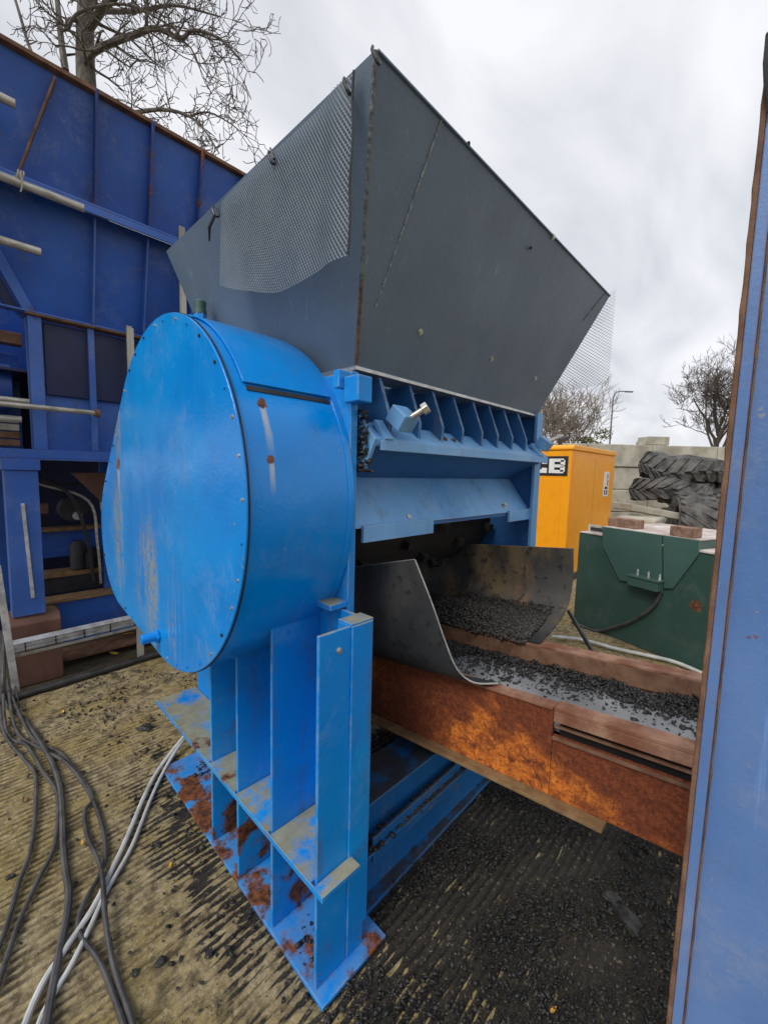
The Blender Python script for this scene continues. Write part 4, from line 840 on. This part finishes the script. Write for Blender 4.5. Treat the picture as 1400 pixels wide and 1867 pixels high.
# ------------------------------------------------------------------ trees
def grow(p, d, r, L, lev, g, maxlev, limbs, twigs, upb=.15, wob=.2, nch=(2, 4), minr=.006):
    n = max(3, int(4 + lev * 0)); pts = [V3(p)]; rr = [r]; d = unit(d); cur = V3(p)
    kids = []
    for i in range(n):
        d = unit(d + V3((g.gauss(0, wob), g.gauss(0, wob), g.gauss(0, wob) + upb * .4))); cur = cur + d * L / n; pts.append(cur.copy()); rad = max(minr, r * (1 - .62 * (i + 1) / n)); rr.append(rad)
        if lev < maxlev and i >= 1 - (lev > 0):
            for _ in range(g.randint(*nch) if i < n - 1 else 2):
                if g.random() < .62: kids.append((cur.copy(), unit(d + V3((g.gauss(0, .75), g.gauss(0, .75), g.gauss(0, .55)))), rad * g.uniform(.45, .7), L * g.uniform(.45, .75)))
    (limbs if r > .03 else twigs).append((pts, rr))
    for k in kids: grow(k[0], k[1], k[2], k[3], lev + 1, g, maxlev, limbs, twigs, upb, wob, nch, minr)
def tubes(lst, n):
    m = MB()
    for pts, rr in lst: m.tube(pts, rr, n, False)
    return m
# big bare tree at the upper left, rooted behind the dark blue machine
g = random.Random(21); BD = 11.0
bt = lambda x, y, dz=0.: dep(x, y, BD + dz)
base = bt(158, 150); base0 = V3((base[0], base[1], 0))
BT = thing('bare_tree', 'big leafless tree with twisting limbs above the dark blue machine', 'tree', base0)
limbs = []; twigs = []
def limb(pix, r0, r1, kids=3, lev=2, L=1.5):
    pts = catmull([V3(q) for q in pix], 4); n = len(pts); rr = [r0 + (r1 - r0) * i / (n - 1) for i in range(n)]; limbs.append((pts, rr))
    for i in range(2, n):
        for _ in range(kids):
            if g.random() < .33:
                t = unit(pts[i] - pts[i - 1]); grow(pts[i], t + V3((g.gauss(0, .8), g.gauss(0, .8), g.gauss(0, .7))), rr[i] * .42, L * g.uniform(.5, 1.1), 0, g, lev, limbs, twigs, .1, .33, (1, 2), .0085)
tr = MB().tube(catmull([base0, V3((base0[0] + .15, base0[1] - .1, 5)), bt(168, 260), bt(158, 150), bt(156, 60), bt(160, -40), bt(175, -160)], 5), [.30 - .15 * i / 30 for i in range(31)], 14)
tr.build('trunk', 'bark', BT, 0, True)
limb([bt(150, 140), bt(165, 100, -.2), bt(205, 78, -.4), bt(250, 62, -.6), bt(285, 52, -.7), bt(330, 70, -.8), bt(352, 55, -.9), bt(400, 70, -1), bt(440, 110, -1)], .10, .022, 3, 2, 1.3)
limb([bt(120, 130), bt(112, 70, .3), bt(105, 0, .4), bt(95, -80, .4)], .09, .05, 2, 2, 1.2)
limb([bt(157, 60), bt(185, 20, -.3), bt(215, -10, -.5), bt(260, -40, -.5), bt(330, -60)], .11, .04, 3, 2, 1.6)
limb([bt(180, 20), bt(250, 20, .6), bt(320, 10, 1), (bt(400, 30, 1))], .07, .02, 3, 2, 1.3)
limb([bt(156, 40), bt(128, 36, -.3), bt(124, 50, -.4), bt(150, 20, -.6), bt(230, 8, -.8), bt(300, 40, -.9)], .06, .02, 2, 2, 1.0)
limb([bt(165, 220), bt(250, 205, -.3), bt(300, 200, -.6), bt(345, 212, -.8), bt(375, 240, -.9), bt(400, 280, -1)], .06, .014, 3, 2, .85)
limb([bt(345, 212, -.8), bt(380, 205, -.8), bt(420, 225, -.9), bt(450, 250, -.9)], .026, .010, 3, 1, .8)
limb([bt(100, 160), bt(60, 100, .5), bt(35, 20, .6), bt(10, -60, .6)], .05, .03, 2, 2, 1.0)
tubes(limbs, 7).build('limbs', 'bark', BT, 0, True); tubes(twigs, 4).build('crown', 'twig', BT, 0, False)
def far_tree(px, pybase, ptop, dpt, seed, label, name='bare_tree', lev=4, trunk=.16, mat='twig', spread=.15, ups=.35, minr=.012, nch=(1, 3)):
    g = random.Random(seed); b = dep(px, pybase, dpt); t_ = dep(px, ptop, dpt); H = t_[2]; o = thing(name, label, 'tree', (b[0], b[1], 0), 'trees beyond the block wall')
    L1, L2 = [], []
    fork = H * .42
    tr = [V3((b[0], b[1], 0)), V3((b[0] + .05, b[1] + .05, fork * .5)), V3((b[0], b[1], fork)), V3((b[0] + .1, b[1] - .1, H * .72))]
    MB().tube(catmull(tr, 4), [trunk * (1 - .75 * i / 12) for i in range(13)], 10).build('trunk', 'bark', o, 0, True)
    for k in range(11):
        a = 2.4 * k; h = fork * (.8 + .75 * k / 11); p0 = V3((b[0], b[1], h)); out = (H - h) * g.uniform(.55, .85)
        grow(p0, (math.cos(a) * (1 - .4 * k / 11), math.sin(a) * (1 - .4 * k / 11), .75 + .3 * k / 11), trunk * .45, out, 0, g, lev - 1, L1, L2, ups, spread, nch, minr)
    m = tubes(L1 + L2, 4); m.build('crown', mat, o, 0, False); return o
far_tree(1306, 812, 700, 30, 5, 'leafless fan shaped tree beyond the wall beside the blue column', trunk=.24, lev=5, minr=.010)
far_tree(1005, 812, 722, 26, 8, 'pale leafless tree right of the hopper, nearest the shredder', trunk=.13, lev=4, mat='paletwig', minr=.012)
far_tree(1040, 812, 752, 27, 9, 'pale leafless tree behind the yellow generator', trunk=.10, lev=4, mat='paletwig', minr=.012)
far_tree(955, 812, 722, 27, 12, 'pale leafless tree half hidden by the shredder right side', trunk=.12, lev=4, mat='paletwig', minr=.012)
def shrub(px, ptop, dpt, wid, seed, label):
    r = np.random.default_rng(seed); b = dep(px, 812, dpt); t_ = dep(px, ptop, dpt); H = t_[2]; o = thing('shrub', label, 'shrub', (b[0], b[1], 0), 'olive shrubs along the block wall')
    n = 2600; V = []; Fs = []
    cl = [(V3((b[0], b[1], 0)) + V3((r.normal() * wid * .4, r.normal() * wid * .4, H * r.uniform(.25, .86))), r.uniform(.2, .42) * wid) for _ in range(16)]
    for i in range(n):
        c, R = cl[i % 16]; d = r.normal(size=3); d /= np.linalg.norm(d); p = c + d * R * r.uniform(.6, 1.05) * V3((1, 1, .7)); u = r.normal(size=3); u /= np.linalg.norm(u); v = np.cross(u, d); v /= np.linalg.norm(v) + 1e-9
        s = r.uniform(.04, .10); k = len(V); V += [p - u * s, p + v * s * .5, p + u * s, p - v * s * .5]; Fs.append((k, k + 1, k + 2, k + 3))
    MB().add(V, Fs).build('foliage', 'leafy', o); m = MB()
    for i in range(7): m.tube([(b[0], b[1], 0), (b[0] + r.normal() * .2, b[1] + r.normal() * .2, H * .4), cl[i][0]], [.05, .035, .012], 5)
    m.build('stem', 'bark', o)
shrub(1075, 768, 22, 1.2, 31, 'olive shrub behind the yellow generator beside the lamp post'); shrub(1150, 788, 22, .8, 32, 'small olive shrub just right of the lamp post'); shrub(1030, 790, 22, 1.0, 33, 'olive shrub at the left end of the visible wall')

# ------------------------------------------------------------------ rubber crumb, chunks, leaves
def chips(pts, size, name, label, par=None, flat=.55, seed=1, elong=1.25, mat='crumb'):
    r = np.random.default_rng(seed); n = len(pts); base = np.array([(-1, -1, -1), (1, -1, -1), (1, 1, -1), (-1, 1, -1), (-1, -1, 1), (1, -1, 1), (1, 1, 1), (-1, 1, 1)], float)
    sz = size * np.exp(r.normal(-.15, .7, (n, 1, 1))); sz = np.minimum(sz, size * 3.); el = np.exp(r.normal(0, .3, (n, 1))); v = base[None] * (1 + r.uniform(-.45, .35, (n, 8, 3))) * np.array([elong, .8, flat]) * sz; v[..., 0] *= el; v[..., 1] /= np.sqrt(el)
    yaw_ = r.uniform(0, 6.283, n); ti = r.normal(0, .5, n); c, s = np.cos(ti), np.sin(ti); x, y, z = v[..., 0], v[..., 1], v[..., 2]
    x, z = x * c[:, None] + z * s[:, None], -x * s[:, None] + z * c[:, None]; c, s = np.cos(yaw_), np.sin(yaw_); x, y = x * c[:, None] - y * s[:, None], x * s[:, None] + y * c[:, None]
    v = np.stack([x, y, z], -1) + np.asarray(pts)[:, None, :]; f = np.array([(3, 2, 1, 0), (4, 5, 6, 7), (0, 1, 5, 4), (1, 2, 6, 5), (2, 3, 7, 6), (3, 0, 4, 7)])
    F = (f[None] + 8 * np.arange(n)[:, None, None]).reshape(-1, 4)
    me = bpy.data.meshes.new(name); me.vertices.add(n * 8); me.vertices.foreach_set('co', v.reshape(-1)); me.loops.add(F.size); me.loops.foreach_set('vertex_index', F.reshape(-1).astype(np.int32)); me.polygons.add(len(F)); me.polygons.foreach_set('loop_start', np.arange(0, F.size, 4, dtype=np.int32)); me.polygons.foreach_set('loop_total', np.full(len(F), 4, np.int32)); me.update(); me.validate(); me.materials.append(M[mat])
    o = bpy.data.objects.new(name, me); COL.objects.link(o); o.parent = par; tag(o, label, 'rubber crumb', kind='stuff'); return o
def zone(n, x0, x1, y0, y1, dens, z=.004):
    P_ = []
    x = rng.uniform(x0, x1, n); y = rng.uniform(y0, y1, n); k = rng.uniform(size=n) < dens(x, y); return np.stack([x[k], y[k], np.full(k.sum(), z)], 1)
d1 = lambda x, y: np.clip(1.25 - np.hypot((x - 1.0) * .85, y + .05) / .95, 0, 1) * np.clip(.55 + .6 * snoise(x, y, 40, lo=1, hi=5), .03, 1)
za = zone(120000, .0, 2.4, -1.3, 1.0, d1); za = za[~((za[:, 0] < .28) & (za[:, 1] > -.004))]; za[:, 2] += rng.exponential(.004, len(za))
d2 = lambda x, y: np.clip(.02 + .9 * np.exp(-((x + .02) / .16) ** 2) * np.clip(.25 + .7 * snoise(x, y, 41, lo=1, hi=4), 0, 1) + .25 * np.clip(snoise(x, y, 42, lo=.7, hi=3) - .7, 0, 1) + .5 * np.clip(y - 1.6, 0, 1) * np.clip(snoise(x, y, 44, lo=.7, hi=3), 0, 1), 0, 1)
zb = zone(26000, -1.1, .6, -.7, 2.75, d2); zb = zb[~((zb[:, 0] > -.004) & (zb[:, 0] < .28) & (zb[:, 1] > -.005) & (zb[:, 1] < 1.39))]
chips(np.concatenate([za, zb]), .0021, 'rubber_crumb', 'black shredded rubber crumb scattered over the grooved concrete', seed=51)
# bits caught on the foot, the ledges and the recess
zc = zone(900, .02, .19, .08, 1.36, lambda x, y: np.clip(snoise(x, y, 46, lo=1, hi=5) - .2, 0, 1), .019)
zd = zone(700, .28, 1.45, .088, .146, lambda x, y: np.full_like(x, .8), .259)
ze = zone(500, .30, 1.60, .16, .30, lambda x, y: np.exp(-(x - .3) * 3.5), 1.735); ze[:, 2] += rng.uniform(0, .05, len(ze)) * np.exp(-(ze[:, 0] - .3) * 5)
zf = np.stack([rng.uniform(.256, .30, 420), rng.uniform(.15, .31, 420), rng.uniform(1.60, 1.86, 420)], 1); zf[:, 2] = 1.60 + (zf[:, 2] - 1.60) * rng.uniform(.5, 1, 420)
chips(np.concatenate([zc, zd, ze, zf]), .0036, 'rubber_crumb', 'rubber crumb and dirt caught on the ledges of the shredder', seed=52)
# heap in the chute and the strip on the belt
def heap(n):
    x = rng.normal(1.19, .10, n); y = rng.uniform(-.06, .50, n); k = (x > 1.085) & (x < 1.40); x, y = x[k], y[k]
    top = .070 * np.exp(-((x - 1.20) / .11) ** 2) * np.clip(.10 + 1.1 * (y + .06) / .40, 0, 1.1) + .006
    curve = np.interp(x, [1.104, 1.22, 1.327, 1.405, 1.452], [.0, .019, .052, .092, .157])
    fl_ = np.where(x < 1.105, ztop(y) - .0 - (1.105 - x) * .75, .853 - .102 * (y + .12) + curve); return np.stack([x, y, fl_ + top * rng.uniform(.4, 1.0, len(x)) + .006], 1)
chips(heap(20000), .0028, 'rubber_crumb', 'heap of shredded rubber crumb inside the far chute flap', seed=53, mat='crumbgrey')
n = 22000; y = rng.uniform(-1.7, .5, n); x = 1.092 - rng.exponential(.045, n) - .02 * np.abs(snoise(y, y * 0, 60, lo=1, hi=4)); k = (x > .68) & (rng.uniform(size=n) < np.clip(.5 + .4 * snoise(y, x, 61, lo=1, hi=3), .1, 1)); x, y = x[k], y[k]
belt = np.stack([x, y, ztop(y) - .095 + rng.uniform(.002, .03, len(x)) * np.clip((x - .93) / .16, .1, 1)], 1)
n = 500; y2 = rng.uniform(-.1, .3, n); x2 = rng.uniform(.66, 1.0, n); belt = np.concatenate([belt, np.stack([x2, y2, ztop(y2) - .09], 1)])
chips(belt, .0027, 'rubber_crumb', 'line of rubber crumb along the far edge of the belt', seed=54)
def chunk(px, py, size, label, seed):
    r = np.random.default_rng(seed); c = on(px, py, 2, 0.); b = bmesh.new(); bmesh.ops.create_icosphere(b, subdivisions=2, radius=1.)
    for v in b.verts:
        p = V3(v.co); k = 1 + .35 * math.sin(p[0] * 4 + seed) * math.cos(p[1] * 5 + seed) + r.uniform(-.22, .22); v.co = tuple(p * k * size * V3((1.15, .8, .45)))
    zmin = min(v.co.z for v in b.verts); me = bpy.data.meshes.new('rubber_chunk'); b.to_mesh(me); b.free(); me.materials.append(M['crumb'])
    o = bpy.data.objects.new('rubber_chunk', me); COL.objects.link(o); o.location = (c[0], c[1], -zmin - .002); o.rotation_euler = (0, 0, seed); tag(o, label, 'rubber chunk', 'loose rubber chunks on the ground')
chunk(1142, 1682, .042, 'largest torn black rubber chunk, below the conveyor end', 1); chunk(1115, 1640, .026, 'small rubber chunk just behind the largest one', 2)
chunk(292, 1757, .017, 'black rubber chunk on the ground left of the shredder foot', 3); chunk(380, 1742, .014, 'dark chip on the ground nearest the shredder foot corner', 4); chunk(245, 1775, .012, 'small chip beside the rightmost black cable', 5); chunk(20, 1600, .014, 'dark chunk between the cables at the left edge', 6)
chunk(290, 1540, .016, 'dark chunk on the ground level with the yellow leaf, nearer the hoses', 8); chunk(265, 1330, .035, 'dark clump of dirt above the hose ends', 9); chunk(330, 1750, .009, 'tiny dark chip left of the shredder foot corner', 10)
def leaf(px, py, s, label, seed, z=.004, mat='yleaf', yv=None):
    r = random.Random(seed); c = on(px, py, 2, 0.); a = r.uniform(0, 6.28); G = []
    for i in range(7):
        t = i / 6; wd = math.sin(math.pi * min(1, t * 1.05)) * .42 * (1 + .2 * math.sin(t * 9)); G.append([V3(((t - .5) * 2 * s, k * wd * s, .006 + .35 * s * (abs(k) * .5 + (t - .5) ** 2) + .002)) for k in (-1, 0, 1)])
    m = MB().sheet([[(c[0] + p[0] * math.cos(a) - p[1] * math.sin(a), c[1] + p[0] * math.sin(a) + p[1] * math.cos(a), p[2]) for p in row] for row in G], .0008); tag(m.build('fallen_leaf', mat, None, 0, True), label, 'leaf', 'fallen leaves on the ground')
leaf(310, 1582, .016, 'bright yellow fallen leaf between hoses and shredder foot', 1); leaf(1008, 1846, .014, 'orange leaf scrap at the bottom of the picture', 2); leaf(45, 1462, .026, 'tan leaf lying between the left cables', 3, mat='ochreflange')
leaf(115, 1300, .022, 'yellow leaf beside the thick cable near the pipe', 4); leaf(155, 1386, .016, 'pale leaf right of the cable bundle', 5, mat='ochreflange'); leaf(188, 1174, .05, 'yellow leaf in the dark strip under the cable tray', 6); leaf(208, 1194, .05, 'pale green leaf in the dark strip before the pipe', 7); leaf(150, 1540, .014, 'small yellow leaf by the middle cable', 8); leaf(235, 1158, .05, 'yellow leaf nearest the round guard under the tray', 9)
